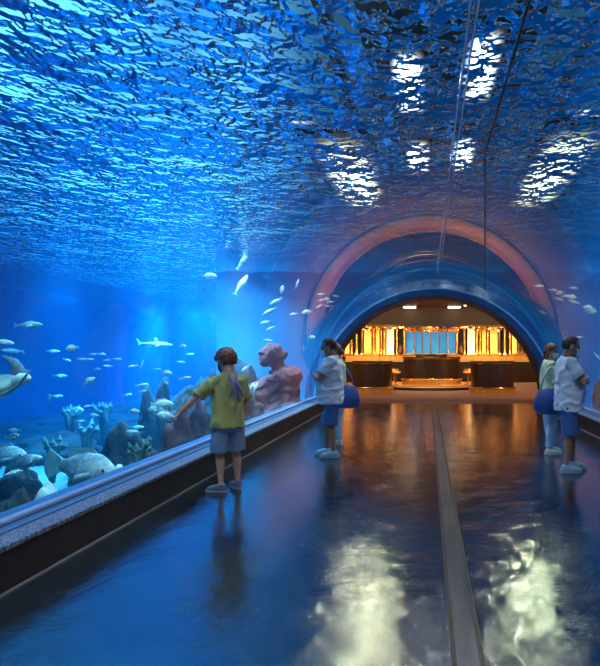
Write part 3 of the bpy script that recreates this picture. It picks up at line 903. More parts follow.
# blue aquarium windows in the middle of the screen
t = structure(empty('window_3', (0, 27.9, 1.42)))
b = bmesh.new(); box(b, -1.32, 1.32, .10, .14, .06, 1.22); obj('lit_water', b, M['lit_water'], t)
for k in range(7):
    x = -1.35 + .45 * k
    b = bmesh.new(); box(b, x - .035, x + .035, -.06, .12, 0, 1.58, .006); obj('mullion', b, M['gold'], t)
b = bmesh.new(); box(b, -1.36, 1.36, -.04, .12, 1.22, 1.58); obj('gold_header', b, M['gold_lit'], t)
b = bmesh.new(); box(b, -1.36, 1.36, -.06, .12, 0, .06); obj('gold_sill', b, M['gold_lit'], t)
M['pane'] = clear_sheet('aquarium_pane', 1.3)
for k in range(6):
    x = -1.125 + .45 * k
    b = bmesh.new(); box(b, x - .19, x + .19, 0, .02, .06, 1.22); obj('pane', b, M['pane'], t)

# garland of gilded leaves along the soffit
b = bmesh.new()
rnd = random.Random(4)
for i in range(520):
    x = rnd.uniform(-5.4, 5.4); z = 2.98 - abs(rnd.gauss(0, .12)) - .06; y = rnd.uniform(26.3, 27.1)
    r = rnd.uniform(.03, .075)
    c = bmesh.new(); bmesh.ops.create_icosphere(c, subdivisions=1, radius=1)
    bmesh.ops.transform(c, matrix=Matrix.Translation((x, y, z)) @ Matrix.Rotation(rnd.uniform(0, 6), 4, (rnd.random(), rnd.random(), rnd.random() + .1)) @ Matrix.Diagonal((r, r * .35, r * 1.3, 1)), verts=c.verts)
    add_bm(b, c)
tag(obj('leaf_garland', b, M['gold'], None), 'glittering gilded leaf garland along the top of the back screen', 'garland', kind='stuff')

# downlights
for x, w_ in ((-.98, .27), (1.03, .27)):
    t = empty('ceiling_light', (x, 23.5, 3.60), label='slot downlight in the lobby ceiling, %s of the centre' % ('left' if x < 0 else 'right'), cat='lamp')
    b = bmesh.new(); box(b, -w_ - .03, w_ + .03, -.24, .24, -.02, .019); obj('frame', b, M['gold_dark'], t)
    b = bmesh.new(); box(b, -w_, w_, -.21, .21, -.06, -.015); obj('lens', b, M['lens_warm'], t)
for x in (-1.48, 1.46):
    t = empty('ceiling_light', (x, 22.6, 3.60), label='small round downlight in the lobby ceiling, %s of the slot lights' % ('left' if x < 0 else 'right'), cat='lamp')
    b = bmesh.new(); lathe(b, [(.001, .019), (.085, .019), (.085, -.03), (.060, -.03), (.060, .0)], 20); obj('frame', b, M['gold_dark'], t)
    b = bmesh.new(); lathe(b, [(.001, -.06), (.05, -.055), (.058, -.03), (.058, .004), (.001, .004)], 20); obj('lens', b, M['lens_warm'], t)
# ------------------------------------------------------------------ life in the tank
M['fish_silver'] = pbr('fish_silver', (.90, .92, .92), .35, col2=(.76, .82, .84), scale=5)
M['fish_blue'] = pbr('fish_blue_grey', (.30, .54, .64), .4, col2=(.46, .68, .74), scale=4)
M['fish_dark'] = pbr('fish_dark', (.03, .05, .08), .5)
M['fish_fin'] = pbr('fish_fin', (.48, .60, .64), .5)
M['grouper'] = pbr('grouper_skin', (.15, .25, .32), .6, col2=(.62, .68, .70), scale=6, ramp=(.42, .66), bump=.5, bscale=22, bdist=.02)
M['grouper_fin'] = pbr('grouper_fin', (.16, .34, .38), .6, col2=(.30, .50, .50), scale=12)
M['turtle'] = pbr('turtle_shell', (.10, .15, .15), .5, col2=(.22, .28, .24), scale=7)
M['turtle_skin'] = pbr('turtle_skin', (.66, .70, .68), .6, col2=(.42, .50, .52), scale=9)
M['flipper'] = pbr('turtle_flipper', (.03, .045, .06), .5, col2=(.16, .24, .28), scale=9)
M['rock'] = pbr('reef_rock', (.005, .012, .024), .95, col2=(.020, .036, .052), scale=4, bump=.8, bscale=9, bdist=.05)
M['rock_pale'] = pbr('reef_rock_pale', (.34, .46, .48), .95, col2=(.50, .62, .62), scale=3, bump=.5, bscale=10, bdist=.03)
M['coral'] = pbr('coral_white', (.62, .66, .66), .9, bump=.6, bscale=30)
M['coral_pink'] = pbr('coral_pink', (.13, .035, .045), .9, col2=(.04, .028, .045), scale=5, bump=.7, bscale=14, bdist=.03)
M['statue'] = pbr('weathered_pink_stone', (.28, .065, .075), .9, col2=(.13, .05, .08), scale=4, bump=.6, bscale=10, bdist=.03)

def stripes():
    m, nt, out = new_mat('sergeant_stripes')
    p = N(nt, 'ShaderNodeBsdfPrincipled', Roughness=.4)
    tc = N(nt, 'ShaderNodeTexCoord')
    wv = N(nt, 'ShaderNodeTexWave', Scale=2.1)
    L(nt, tc.outputs['Object'], wv.inputs['Vector'])
    r = N(nt, 'ShaderNodeValToRGB')
    r.color_ramp.elements[0].position = .30; r.color_ramp.elements[0].color = (.02, .03, .05, 1)
    r.color_ramp.elements[1].position = .40; r.color_ramp.elements[1].color = (.85, .88, .85, 1)
    L(nt, wv.outputs['Fac'], r.inputs[0]); L(nt, r.outputs[0], p.inputs['Base Color']); L(nt, p.outputs[0], out.inputs[0])
    return m
M['stripes'] = stripes()

def fin(b, pts, th=.008):
    """thin tapered blade: outline in xz, thicker along the root (first two points)"""
    top, bot = [], []
    for i, (x, z) in enumerate(pts):
        h = th if i < 2 else th * .35
        top.append(b.verts.new((x, h, z))); bot.append(b.verts.new((x, -h, z)))
    b.faces.new(top); b.faces.new(bot[::-1])
    n = len(pts)
    for k in range(n): b.faces.new((top[k], bot[k], bot[(k + 1) % n], top[(k + 1) % n]))

SHAPES = {   # (x, half depth, half width, z shift) from tail root to snout, unit length
    'slim': [(-.36, .020, .012, 0), (-.26, .045, .028, 0), (-.10, .085, .050, 0), (.08, .105, .062, 0), (.24, .100, .060, 0), (.36, .078, .052, 0), (.45, .045, .035, -.004), (.50, .012, .012, -.010)],
    'oval': [(-.34, .035, .014, 0), (-.25, .09, .035, 0), (-.10, .175, .060, 0), (.06, .215, .075, 0), (.20, .205, .080, 0), (.33, .150, .070, -.005), (.43, .085, .048, -.015), (.50, .020, .018, -.03)],
    'grouper': [(-.33, .085, .040, .005), (-.24, .110, .065, .005), (-.10, .195, .115, .005), (.06, .245, .145, 0), (.20, .240, .150, -.005), (.32, .190, .130, -.02), (.41, .135, .105, -.045), (.475, .085, .075, -.065), (.50, .040, .045, -.072)],
}
SHAPES['stripe'] = [(x, d * 1.12, w, z) for x, d, w, z in SHAPES['oval']]
SHAPES['shark'] = [(-.40, .012, .010, .01), (-.25, .035, .028, 0), (-.05, .065, .055, 0), (.12, .078, .066, 0), (.28, .068, .062, 0), (.42, .040, .045, -.004), (.50, .010, .014, -.006)]
TAILS = {
    'slim': [(-.34, .018), (-.34, -.018), (-.43, -.065), (-.52, -.115), (-.455, -.03), (-.44, 0), (-.455, .03), (-.52, .115), (-.43, .065)],
    'oval': [(-.32, .034), (-.32, -.034), (-.40, -.075), (-.52, -.15), (-.47, -.05), (-.455, 0), (-.47, .05), (-.52, .15), (-.40, .075)],
    'grouper': [(-.31, .080), (-.31, -.070), (-.42, -.15), (-.52, -.20), (-.57, -.12), (-.585, 0), (-.57, .12), (-.52, .20), (-.42, .15)],
    'shark': [(-.38, .012), (-.38, -.010), (-.44, -.06), (-.47, -.07), (-.45, .0), (-.54, .16), (-.50, .14), (-.42, .05)],
}
TAILS['stripe'] = TAILS['oval']
DORS = {
    'slim': [(-.12, .080), (.20, .098), (.14, .150), (.02, .135), (-.14, .100)],
    'oval': [(-.22, .100), (.20, .200), (.14, .285), (-.02, .270), (-.20, .225), (-.27, .15)],
    'grouper': [(-.24, .115), (.16, .245), (.10, .305), (-.04, .285), (-.18, .255), (-.29, .20)],
    'shark': [(-.02, .06), (.12, .074), (.02, .20), (-.03, .19)],
}
DORS['stripe'] = DORS['oval']
def body_bm(kind, n=16):
    b = bmesh.new()
    sh = SHAPES[kind]; rs = []
    for x, d, w, z in sh:
        rs.append([b.verts.new((x, w * math.cos(2 * PI * k / n), z + d * math.sin(2 * PI * k / n))) for k in range(n)])
    for p, q in zip(rs, rs[1:]):
        for k in range(n): b.faces.new((p[k], p[(k + 1) % n], q[(k + 1) % n], q[k]))
    b.faces.new(rs[0][::-1]); b.faces.new(rs[-1])
    bmesh.ops.subdivide_edges(b, edges=[e for e in b.edges if abs(e.verts[0].co.x - e.verts[1].co.x) > .02], cuts=1, smooth=.6)
    return b
def tail_bm(kind): b = bmesh.new(); fin(b, TAILS[kind], .012); return b
def dors_bm(kind): b = bmesh.new(); fin(b, DORS[kind], .008); return b
def under_bm(kind):
    b = bmesh.new()
    d = max(s[1] for s in SHAPES[kind])
    fin(b, [(-.20, -d * .55), (-.02, -d * .92), (-.10, -d * 1.3), (-.22, -d * 1.05)], .007)
    fin(b, [(.08, -d * .92), (.16, -d * .92), (.06, -d * 1.35)], .007)
    return b
def pect_bm(kind, s):
    b = bmesh.new()
    w = max(q[2] for q in SHAPES[kind])
    fin(b, [(.20, .02), (.20, -.045), (.06, -.13), (.01, -.09), (.04, -.02)], .006)
    bmesh.ops.rotate(b, verts=b.verts, cent=(.20, 0, 0), matrix=Matrix.Rotation(s * .5, 3, 'Z'))
    bmesh.ops.translate(b, verts=b.verts, vec=(0, -s * (w + .004) if s > 0 else w + .004, 0))
    return b
def eye_bm(kind, s):
    b = bmesh.new(); big = kind == 'grouper'
    sx = .36 if big else .40
    w = .118 if big else (.058 if kind != 'slim' else .047)
    ell(b, (sx, s * w, .055 if big else .022), (.020, .010, .020) if big else (.020, .010, .020), seg=12)
    return b
PROTO = {}
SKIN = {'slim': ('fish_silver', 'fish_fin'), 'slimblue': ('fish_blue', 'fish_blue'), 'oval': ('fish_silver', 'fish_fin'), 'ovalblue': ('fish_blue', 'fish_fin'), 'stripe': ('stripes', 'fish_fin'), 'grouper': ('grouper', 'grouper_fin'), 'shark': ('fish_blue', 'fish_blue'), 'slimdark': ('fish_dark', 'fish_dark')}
def copy_tree(o, parent=None):
    c = o.copy(); C.objects.link(c); c.parent = parent
    for ch in KIDS.get(o.name, []): copy_tree(ch, c)
    return c
KIDS = {}
def fish_proto(kind, small):
    sh = kind.replace('blue', '').replace('dark', '')
    m, mf = M[SKIN[kind][0]], M[SKIN[kind][1]]
    if small:
        b = body_bm(sh, 12)
        for q in (tail_bm(sh), dors_bm(sh), under_bm(sh)): add_bm(b, q)
        o = obj('fish', b, m, None, angle=.9)
        KIDS[o.name] = []
        return o
    t = empty('fish')
    ks = [obj('body', body_bm(sh), m, t, smooth=True), obj('tail_fin', tail_bm(sh), mf, t, angle=.6), obj('dorsal_fin', dors_bm(sh), mf, t, angle=.6), obj('lower_fins', under_bm(sh), mf, t, angle=.6)]
    for s in (-1, 1):
        ks.append(obj('pectoral_fin', pect_bm(sh, s), mf, t, angle=.6))
        ks.append(obj('eye', eye_bm(sh, s), M['eye'], t, smooth=True))
    KIDS[t.name] = ks
    return t
frand = random.Random(11)
def fish(px, py, d, ln, head, tilt, kind, label, group=None, yaw=None, cat='fish'):
    """fish whose middle is seen at px, py; ln its length on the picture, head 1 right / -1 left, tilt in degrees (head up)"""
    small = ln < 11
    key = (kind, small)
    if key not in PROTO:
        o = PROTO[key] = fish_proto(kind, small)
    else:
        o = copy_tree(PROTO[key])
    p = at(px, py, d)
    s = ln * d / F
    o.location = p
    o.scale = (s, s, s)
    y = frand.uniform(-18, 18) if yaw is None else yaw
    o.rotation_euler = (0, -math.radians(tilt), math.radians(y + (0 if head > 0 else 180)))
    tag(o, label, cat, group)
    r = math.hypot(p.x, p.z - CZ)
    if not (r > RG + .12 or abs(p.x) > GX + .3): print('FISH IN TUNNEL', label, p)
    if p.z < BED + .1 or p.z > 3.78: print('FISH Z', label, p)
    return o
OPEN = 'fish in the open water of the left tank'
CL = 'small shoal high in the left tank'
PL = 'silver shoal left of the portal'
PR = 'silver shoal right of the portal'
DI = 'slanting silver fish by the end of the left tank'
FISH = [
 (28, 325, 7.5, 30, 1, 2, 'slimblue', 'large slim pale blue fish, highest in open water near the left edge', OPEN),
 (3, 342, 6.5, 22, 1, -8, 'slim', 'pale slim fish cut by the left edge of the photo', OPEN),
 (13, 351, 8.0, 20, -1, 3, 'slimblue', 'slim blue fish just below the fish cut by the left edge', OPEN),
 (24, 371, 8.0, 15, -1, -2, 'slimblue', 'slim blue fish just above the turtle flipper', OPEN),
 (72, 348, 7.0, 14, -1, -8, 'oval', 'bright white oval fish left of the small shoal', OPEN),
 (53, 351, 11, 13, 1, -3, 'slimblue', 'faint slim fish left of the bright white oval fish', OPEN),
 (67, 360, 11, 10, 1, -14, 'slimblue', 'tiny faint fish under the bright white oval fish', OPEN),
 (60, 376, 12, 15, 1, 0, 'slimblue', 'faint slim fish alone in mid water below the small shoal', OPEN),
 (82, 359, 8.2, 10, 1, -4, 'slim', 'small pale fish, leftmost of the small shoal', CL),
 (90, 359, 8.4, 8, 1, -6, 'slim', 'small pale fish, second from left in the small shoal', CL),
 (93, 354, 8.6, 9, 1, 0, 'slim', 'small pale fish, upper left of the small shoal', CL),
 (102, 354, 8.2, 9, 1, -5, 'slim', 'small pale fish, topmost right of the small shoal', CL),
 (107, 360, 8.2, 9, 1, 2, 'slim', 'small pale fish, rightmost of the small shoal', CL),
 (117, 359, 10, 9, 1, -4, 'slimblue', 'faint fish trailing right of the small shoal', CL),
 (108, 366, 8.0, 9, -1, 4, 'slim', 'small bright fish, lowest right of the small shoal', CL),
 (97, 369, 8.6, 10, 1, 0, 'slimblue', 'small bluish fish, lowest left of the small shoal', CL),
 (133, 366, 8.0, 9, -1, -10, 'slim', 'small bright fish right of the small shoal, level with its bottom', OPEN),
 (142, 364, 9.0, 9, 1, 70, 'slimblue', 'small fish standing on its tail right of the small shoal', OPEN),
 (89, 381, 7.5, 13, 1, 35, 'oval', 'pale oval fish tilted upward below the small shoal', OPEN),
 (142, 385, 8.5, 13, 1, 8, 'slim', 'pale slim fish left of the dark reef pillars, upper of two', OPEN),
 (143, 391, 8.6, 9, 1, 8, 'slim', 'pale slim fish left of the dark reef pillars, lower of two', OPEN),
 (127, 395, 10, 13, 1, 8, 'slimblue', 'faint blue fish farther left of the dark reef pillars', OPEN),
 (88, 406, 8.0, 10, -1, -12, 'slim', 'small pale fish above the large grouper, upper of two', OPEN),
 (95, 415, 7.8, 13, -1, 3, 'slim', 'slim white fish above the large grouper, lower of two', OPEN),
 (80, 421, 9.0, 12, 1, 2, 'slimblue', 'dim blue slim fish right over the grouper back', OPEN),
 (76, 411, 11, 18, 1, 8, 'ovalblue', 'pale blue broad fish over the grouper tail', OPEN),
 (49, 398, 7.5, 9, 1, 75, 'ovalblue', 'small pale fish pointing straight up right of the turtle', OPEN),
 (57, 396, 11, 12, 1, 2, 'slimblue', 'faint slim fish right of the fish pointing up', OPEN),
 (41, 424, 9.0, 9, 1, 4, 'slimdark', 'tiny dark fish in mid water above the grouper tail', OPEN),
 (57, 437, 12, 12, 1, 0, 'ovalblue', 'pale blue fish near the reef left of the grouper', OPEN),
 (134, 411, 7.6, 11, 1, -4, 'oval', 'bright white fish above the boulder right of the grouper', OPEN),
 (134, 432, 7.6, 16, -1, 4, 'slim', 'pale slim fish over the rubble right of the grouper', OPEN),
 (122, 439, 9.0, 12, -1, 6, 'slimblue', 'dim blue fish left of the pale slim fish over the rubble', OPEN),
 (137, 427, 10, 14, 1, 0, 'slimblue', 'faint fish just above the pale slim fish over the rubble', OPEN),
 (13, 437, 6.2, 16, 1, 6, 'stripe', 'black and white striped fish near the left edge', None),
 (15, 430, 7.5, 15, -1, 0, 'slimblue', 'slim cyan fish right above the striped fish', OPEN),
 (12, 473, 5.6, 18, 1, 14, 'slim', 'slim pale fish below the round bodied fish at left', OPEN),
 (162, 404, 8.0, 21, 1, 0, 'oval', 'bright white oval fish, top of the trio by the boy hand', None),
 (158, 410, 8.4, 19, -1, 8, 'ovalblue', 'pale blue fish in the middle of the trio by the boy hand', None),
 (167, 416, 7.8, 20, -1, 10, 'oval', 'large pale fish, lowest of the trio by the boy hand', None),
 (135, 411, 8.8, 10, -1, 0, 'slim', 'small white fish left of the trio by the boy hand', None),
 (167, 373, 9.0, 12, 1, -6, 'oval', 'white fish left of the boy head, lower of two bright ones', OPEN),
 (185, 378, 9.0, 13, 1, 8, 'slim', 'slim white fish left of the boy shoulder', OPEN),
 (183, 346, 9.0, 8, 1, -2, 'oval', 'small bright fish left of the boy head, topmost', OPEN),
 (181, 362, 10, 9, 1, -6, 'slimblue', 'small faint fish left of the boy chin', OPEN),
 (157, 369, 10, 9, 1, -4, 'slimblue', 'small faint fish left of the white fish near the boy', OPEN),
 (190, 354, 11, 8, 1, 0, 'slimblue', 'tiny faint fish close by the boy forehead', OPEN),
 (165, 382, 10, 8, 1, -40, 'slimblue', 'small fish diving between the reef pillars', OPEN),
 (155, 344, 13, 32, 1, -3, 'shark', 'faint long fish under the bright surface left of the boy', OPEN),
 (209, 276, 11, 15, 1, 3, 'oval', 'pale pinkish fish close under the surface, above the boy', None),
 (228, 244, 12.5, 14, 1, 55, 'slim', 'slanting pale fish above the boy, uppermost of three', 'slanting fish above the boy'),
 (242, 262, 12.5, 19, 1, 52, 'slim', 'slanting pale fish above the boy, middle of three', 'slanting fish above the boy'),
 (241, 285, 12.5, 24, 1, 58, 'slim', 'slanting slim fish above the boy, lowest and longest of three', 'slanting fish above the boy'),
 (276, 301, 12.0, 15, -1, -28, 'slim', 'slanting silver fish, topmost of the four in a column', DI),
 (270, 311, 12.0, 16, -1, -30, 'slim', 'slanting silver fish, second of the four in a column', DI),
 (266, 322, 12.0, 12, -1, -12, 'slim', 'silver fish, third of the four in a column', DI),
 (271, 328, 12.0, 12, -1, -20, 'slim', 'silver fish, lowest of the four in a column', DI),
 (294, 314, 12.3, 9, -1, -10, 'slim', 'silver fish between the column of four and the portal shoal', None),
 (307, 312, 12.4, 10, -1, -8, 'oval', 'round white fish, lowest left of the shoal at the portal', PL),
 (282, 289, 12.0, 8, 1, 80, 'oval', 'small white fish pointing up above the column of four', None),
 (297, 284, 12.2, 10, 1, 68, 'slim', 'slim fish pointing up above and left of the portal shoal', None),
 (312, 337, 13.6, 7, 1, 0, 'oval', 'tiny white fish above the man at left', None),
 (321, 294, 12.4, 8, -1, -4, 'slim', 'silver fish at the top of the shoal left of the portal', PL),
 (322, 300, 12.4, 8, -1, -14, 'slim', 'silver fish in the middle of the shoal left of the portal', PL),
 (327, 299, 12.6, 7, -1, 6, 'oval', 'plump silver fish in the middle of the shoal left of the portal', PL),
 (320, 306, 12.3, 10, -1, -22, 'slim', 'slanting silver fish low in the shoal left of the portal', PL),
 (331, 302, 12.6, 9, -1, -6, 'slim', 'silver fish right of the middle in the shoal left of the portal', PL),
 (336, 296, 12.7, 8, -1, 8, 'slim', 'silver fish farthest right in the shoal left of the portal', PL),
 (328, 306, 12.5, 7, -1, 0, 'slim', 'silver fish lowest right in the shoal left of the portal', PL),
 (539, 286, 11.5, 10, 1, -3, 'slim', 'silver fish farthest left in the shoal right of the portal', PR),
 (553, 290, 11.5, 10, 1, -8, 'slim', 'silver fish second from left in the shoal right of the portal', PR),
 (560, 293, 11.6, 8, -1, -10, 'oval', 'plump white fish in the middle of the shoal right of the portal', PR),
 (566, 296, 11.7, 9, 1, 4, 'slim', 'silver fish behind the plump fish in the shoal right of the portal', PR),
 (573, 288, 11.5, 11, 1, -3, 'slim', 'silver fish at the top right of the shoal right of the portal', PR),
 (572, 297, 11.4, 9, 1, -4, 'oval', 'plump silver fish at the right end of the shoal right of the portal', PR),
 (559, 299, 11.5, 11, 1, -16, 'slim', 'silver fish at the lower left of the shoal right of the portal', PR),
 (574, 302, 11.4, 12, 1, -20, 'slim', 'slanting silver fish at the bottom of the shoal right of the portal', PR),
 (589, 308, 11.0, 12, -1, 10, 'oval', 'white fish alone at right, upper of an overlapping pair', None),
 (591, 311, 11.2, 12, 1, -6, 'oval', 'white fish alone at right, lower of an overlapping pair', None),
 (542, 312, 12.8, 9, 1, -24, 'slimblue', 'dim blue fish right over the portal rim', None),
 (580, 337, 11.5, 8, -1, 0, 'slim', 'tiny white fish above the man at right', None),
 (597, 356, 10.5, 10, 1, -45, 'slim', 'slanting white fish at the right edge of the photo', None),
 (371, 190, 9.0, 14, 1, -4, 'slimdark', 'dark fish silhouette under the surface left of the crown joint', None),
 (530, 178, 8.0, 12, 1, -3, 'slimdark', 'dark fish silhouette under the surface right of the cable', None),
 (324, 152, 8.5, 13, 1, 5, 'slimdark', 'dark fish silhouette under the ripples above the portal shoal', None),
 (246, 368, 11.5, 12, -1, -40, 'slim', 'bright slanting fish between the boy shoulder and the stone figure', None),
 (268, 340, 11.0, 9, 1, -5, 'slim', 'small pale fish above the stone figure head', None),
]
for row in FISH: fish(*row)

# big fish at the foot of the glass
g = fish(84, 469, 6.15, 74, 1, -7, 'grouper', 'large speckled grouper resting close behind the glass', None, -6)
g2 = fish(5, 456, 6.6, 44, 1, -4, 'grouper', 'round bodied grey fish cut by the left edge, by the rocks', None, 10)
g3 = fish(27, 462, 6.3, 26, 1, 24, 'grouper', 'smaller plump grey fish between the striped fish and grouper tail', None, 25)

# turtle at the left edge
t = empty('sea_turtle', at(-7, 389, 5.6), (.35, -.25, .25), 'sea turtle swimming in from the left edge, flipper stretched out', 'turtle')
b = bmesh.new(); ell(b, (-.05, 0, .02), (.30, .24, .11), seg=28); obj('shell', b, M['turtle'], t, smooth=True)
b = bmesh.new(); ell(b, (-.04, 0, -.03), (.27, .21, .075), seg=24); obj('belly', b, M['turtle_skin'], t, smooth=True)
b = bmesh.new(); sweep(b, [(.18, -.02, .0), (.25, -.03, .035), (.31, -.04, .05), (.36, -.045, .045), (.39, -.045, .03)], [.05, .055, .068, .055, .02], 14); obj('head', b, M['turtle_skin'], t, smooth=True)
def flip(name, pts, rad, m):
    b = bmesh.new(); sweep(b, pts, rad, 14, Vector((0, 0, 1))); obj(name, b, m, t, smooth=True)
flip('flipper', [(.14, -.16, -.02), (.24, -.24, .0), (.36, -.27, .06), (.46, -.27, .14), (.52, -.26, .19)], [(.06, .025), (.075, .022), (.06, .016), (.04, .012), (.012, .006)], M['flipper'])
flip('flipper', [(.14, .16, .0), (.18, .26, .08), (.14, .33, .17), (.06, .37, .24)], [(.06, .025), (.07, .02), (.05, .014), (.012, .006)], M['flipper'])
for s in (-1, 1): flip('rear_flipper', [(-.26, s * .12, 0), (-.36, s * .20, -.01), (-.46, s * .24, -.02)], [(.05, .018), (.055, .014), (.015, .006)], M['flipper'])

# reef rocks
def rock(px, py, d, rx, ry, rz, label, seed, mat='rock', name='rock', cat='rock', group='reef rocks of the left tank', rough=.35, sub=4):
    p = at(px, py, d)
    base = BED + .02
    b = bmesh.new(); bmesh.ops.create_icosphere(b, subdivisions=sub, radius=1)
    for v in b.verts:
        u = v.co.copy()
        f = 1 + rough * mnoise.noise(u * 1.3 + Vector((seed, 0, 0))) + rough * .55 * mnoise.noise(u * 3.1 + Vector((0, seed, 0))) + rough * .3 * mnoise.noise(u * 7 + Vector((0, 0, seed)))
        v.co = Vector((u.x * rx * f, u.y * ry * f, u.z * rz * f))
    o = obj(name, b, M[mat], None, smooth=True)
    o.location = p
    return tag(o, label, cat, group)
def rock_to_bed(px, top, d, w_px, label, seed, mat='rock', **k):
    """boulder standing on the bed whose top is seen at (px, top)"""
    z1 = at(px, top, d).z
    h = (z1 - BED) / 2 + .1
    py = VY - (z1 - h + .02 - CAMZ) * F / d
    r = w_px * d / F / 2
    return rock(px, py, d, r, r * 1.0, h, label, seed, mat, **k)
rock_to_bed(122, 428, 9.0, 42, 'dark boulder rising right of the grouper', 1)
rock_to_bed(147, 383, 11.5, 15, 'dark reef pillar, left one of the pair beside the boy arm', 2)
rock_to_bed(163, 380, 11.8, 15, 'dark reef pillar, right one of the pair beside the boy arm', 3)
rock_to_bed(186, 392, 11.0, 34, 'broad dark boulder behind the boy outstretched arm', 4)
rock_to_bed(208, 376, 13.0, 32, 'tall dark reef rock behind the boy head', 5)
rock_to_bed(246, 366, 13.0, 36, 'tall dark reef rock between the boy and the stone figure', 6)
rock_to_bed(178, 420, 8.6, 34, 'purplish coral boulder under the boy hand', 7, 'coral_pink')
rock_to_bed(196, 404, 10.0, 26, 'pinkish coral boulder just left of the boy elbow', 8, 'coral_pink')
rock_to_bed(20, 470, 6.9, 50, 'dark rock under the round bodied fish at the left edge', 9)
rock_to_bed(150, 452, 7.4, 46, 'low rubble mound by the glass right of the grouper', 10)
rock_to_bed(60, 434, 12.0, 70, 'low far reef ridge behind the grouper tail', 11)
rock_to_bed(112, 432, 13.8, 50, 'low far reef ridge above the grouper head', 12)
rock_to_bed(250, 398, 11.0, 34, 'coral covered rock in front of the stone figure arm', 13, 'coral_pink')
rock_to_bed(47, 484, 5.3, 34, 'pale smooth stone below the grouper tail at the glass', 14, 'rock_pale', rough=.15)
rock_to_bed(12, 500, 5.0, 44, 'dark rock low at the glass in the left corner', 15)
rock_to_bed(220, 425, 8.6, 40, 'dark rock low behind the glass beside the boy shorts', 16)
rock_to_bed(612, 372, 12.2, 40, 'large pinkish rock cut by the right edge', 17, 'statue', group=None)
# coral knobs by the grouper mouth
t = empty('coral', at(125, 478, 6.25), (0, 0, 0), 'cluster of white coral knobs in front of the grouper mouth', 'coral')
rr = random.Random(3)
for k in range(9):
    b = bmesh.new()
    x, y, z = rr.uniform(-.10, .10), rr.uniform(-.06, .06), rr.uniform(-.05, .16)
    sweep(b, [(x, y, -.25), (x, y, z - .05), (x * 1.1, y, z)], [.02, .025, .022], 8); ell(b, (x * 1.1, y, z), (.038, .034, .032), seg=12)
    obj('knob', b, M['coral'], t, smooth=True)

def coral_head(px, py, d, n, r, label, seed, m='coral'):
    t = empty('coral', at(px, py, d), (0, 0, 0), label, 'coral')
    q = random.Random(seed)
    for k in range(n):
        b = bmesh.new()
        a, e = q.uniform(0, 6.28), q.uniform(.1, .9)
        p = Vector((math.cos(a) * e * r, math.sin(a) * e * r, q.uniform(.4, 1.0) * r))
        sweep(b, [(0, 0, -r * 2.2), p * .5, p, p * 1.25 + Vector((0, 0, r * .25))], [r * .22, r * .17, r * .15, r * .05], 8)
        ell(b, p * 1.1, (r * .2, r * .2, r * .18), seg=10)
        obj('branch', b, M[m], t, smooth=True)
M['coral_teal'] = pbr('coral_teal', (.03, .085, .10), .9, col2=(.09, .18, .19), scale=9, bump=.6, bscale=30)
coral_head(140, 457, 7.0, 9, .16, 'pale branching coral on the rubble mound right of the grouper', 5, 'coral_teal')
coral_head(150, 449, 7.8, 8, .15, 'second branching coral behind the one on the rubble mound', 6, 'coral_teal')
coral_head(52, 455, 9.0, 9, .22, 'bushy coral just behind the grouper tail', 7, 'coral_teal')
coral_head(86, 440, 10.5, 10, .28, 'broad bushy coral seen over the grouper back', 8, 'coral_teal')
coral_head(105, 417, 13.0, 10, .30, 'faint far coral bush above the boulder right of the grouper', 9, 'coral_teal')
coral_head(70, 421, 12.0, 10, .26, 'faint far coral bush on the reef ridge above the grouper tail', 10, 'coral_teal')
coral_head(215, 400, 10.5, 8, .18, 'coral bush low behind the boy waist', 12, 'coral_pink')
coral_head(252, 392, 11.2, 8, .14, 'little white coral at the foot of the stone figure', 13)

# weathered stone figure
b = bmesh.new()
ell(b, (0, 0, 0), (.25, .24, .27), seg=28); ell(b, (-.10, -.05, -.14), (.19, .19, .17), seg=24)
ell(b, (-.17, -.10, .03), (.13, .14, .05)); ell(b, (-.24, -.09, -.10), (.07, .07, .06)); ell(b, (-.20, -.08, -.22), (.09, .10, .035))
sweep(b, [(.14, 0, -.08), (.28, 0, -.03), (.37, 0, .05)], [(.09, .14), (.07, .10), (.03, .03)], 12)
sweep(b, [(.08, .08, -.15), (.14, .10, -.40), (.22, .1, -.62)], [.15, .17, .28], 16)
ell(b, (.42, 0, -.55), (.30, .27, .27), seg=26)
sweep(b, [(.42, 0, -.55), (.44, 0, -.85), (.42, 0, -1.25)], [.22, .25, .30], 18)
sweep(b, [(.20, -.10, -.50), (-.08, -.12, -.68), (-.36, -.14, -.80)], [.15, .14, .12], 16)
sweep(b, [(.22, -.06, -.70), (-.10, -.10, -.90), (-.42, -.12, -1.0)], [.16, .17, .14], 16)
sweep(b, [(-.3, -.1, -.80), (-.60, -.12, -.84), (-.72, -.12, -.82)], [.12, .09, .05], 14)
sweep(b, [(.1, .15, -.4), (.1, .15, -1.0), (.1, .1, -1.95)], [.25, .36, .5], 18)
st = remeshed('statue', b, M['statue'], None, .028, 2, (.02, (5, 5, 5), 2))
st.location = at(272, 354, 12.4)
tag(st, 'large weathered pink stone figure behind the glass, arm stretched left', 'statue')
# ------------------------------------------------------------------ light
w = bpy.data.worlds.new('sky')
bpy.context.scene.world = w
w.use_nodes = True
bg = w.node_tree.nodes['Background']
bg.inputs[0].default_value = (.12, .55, 1.0, 1)
bg.inputs[1].default_value = 3.2

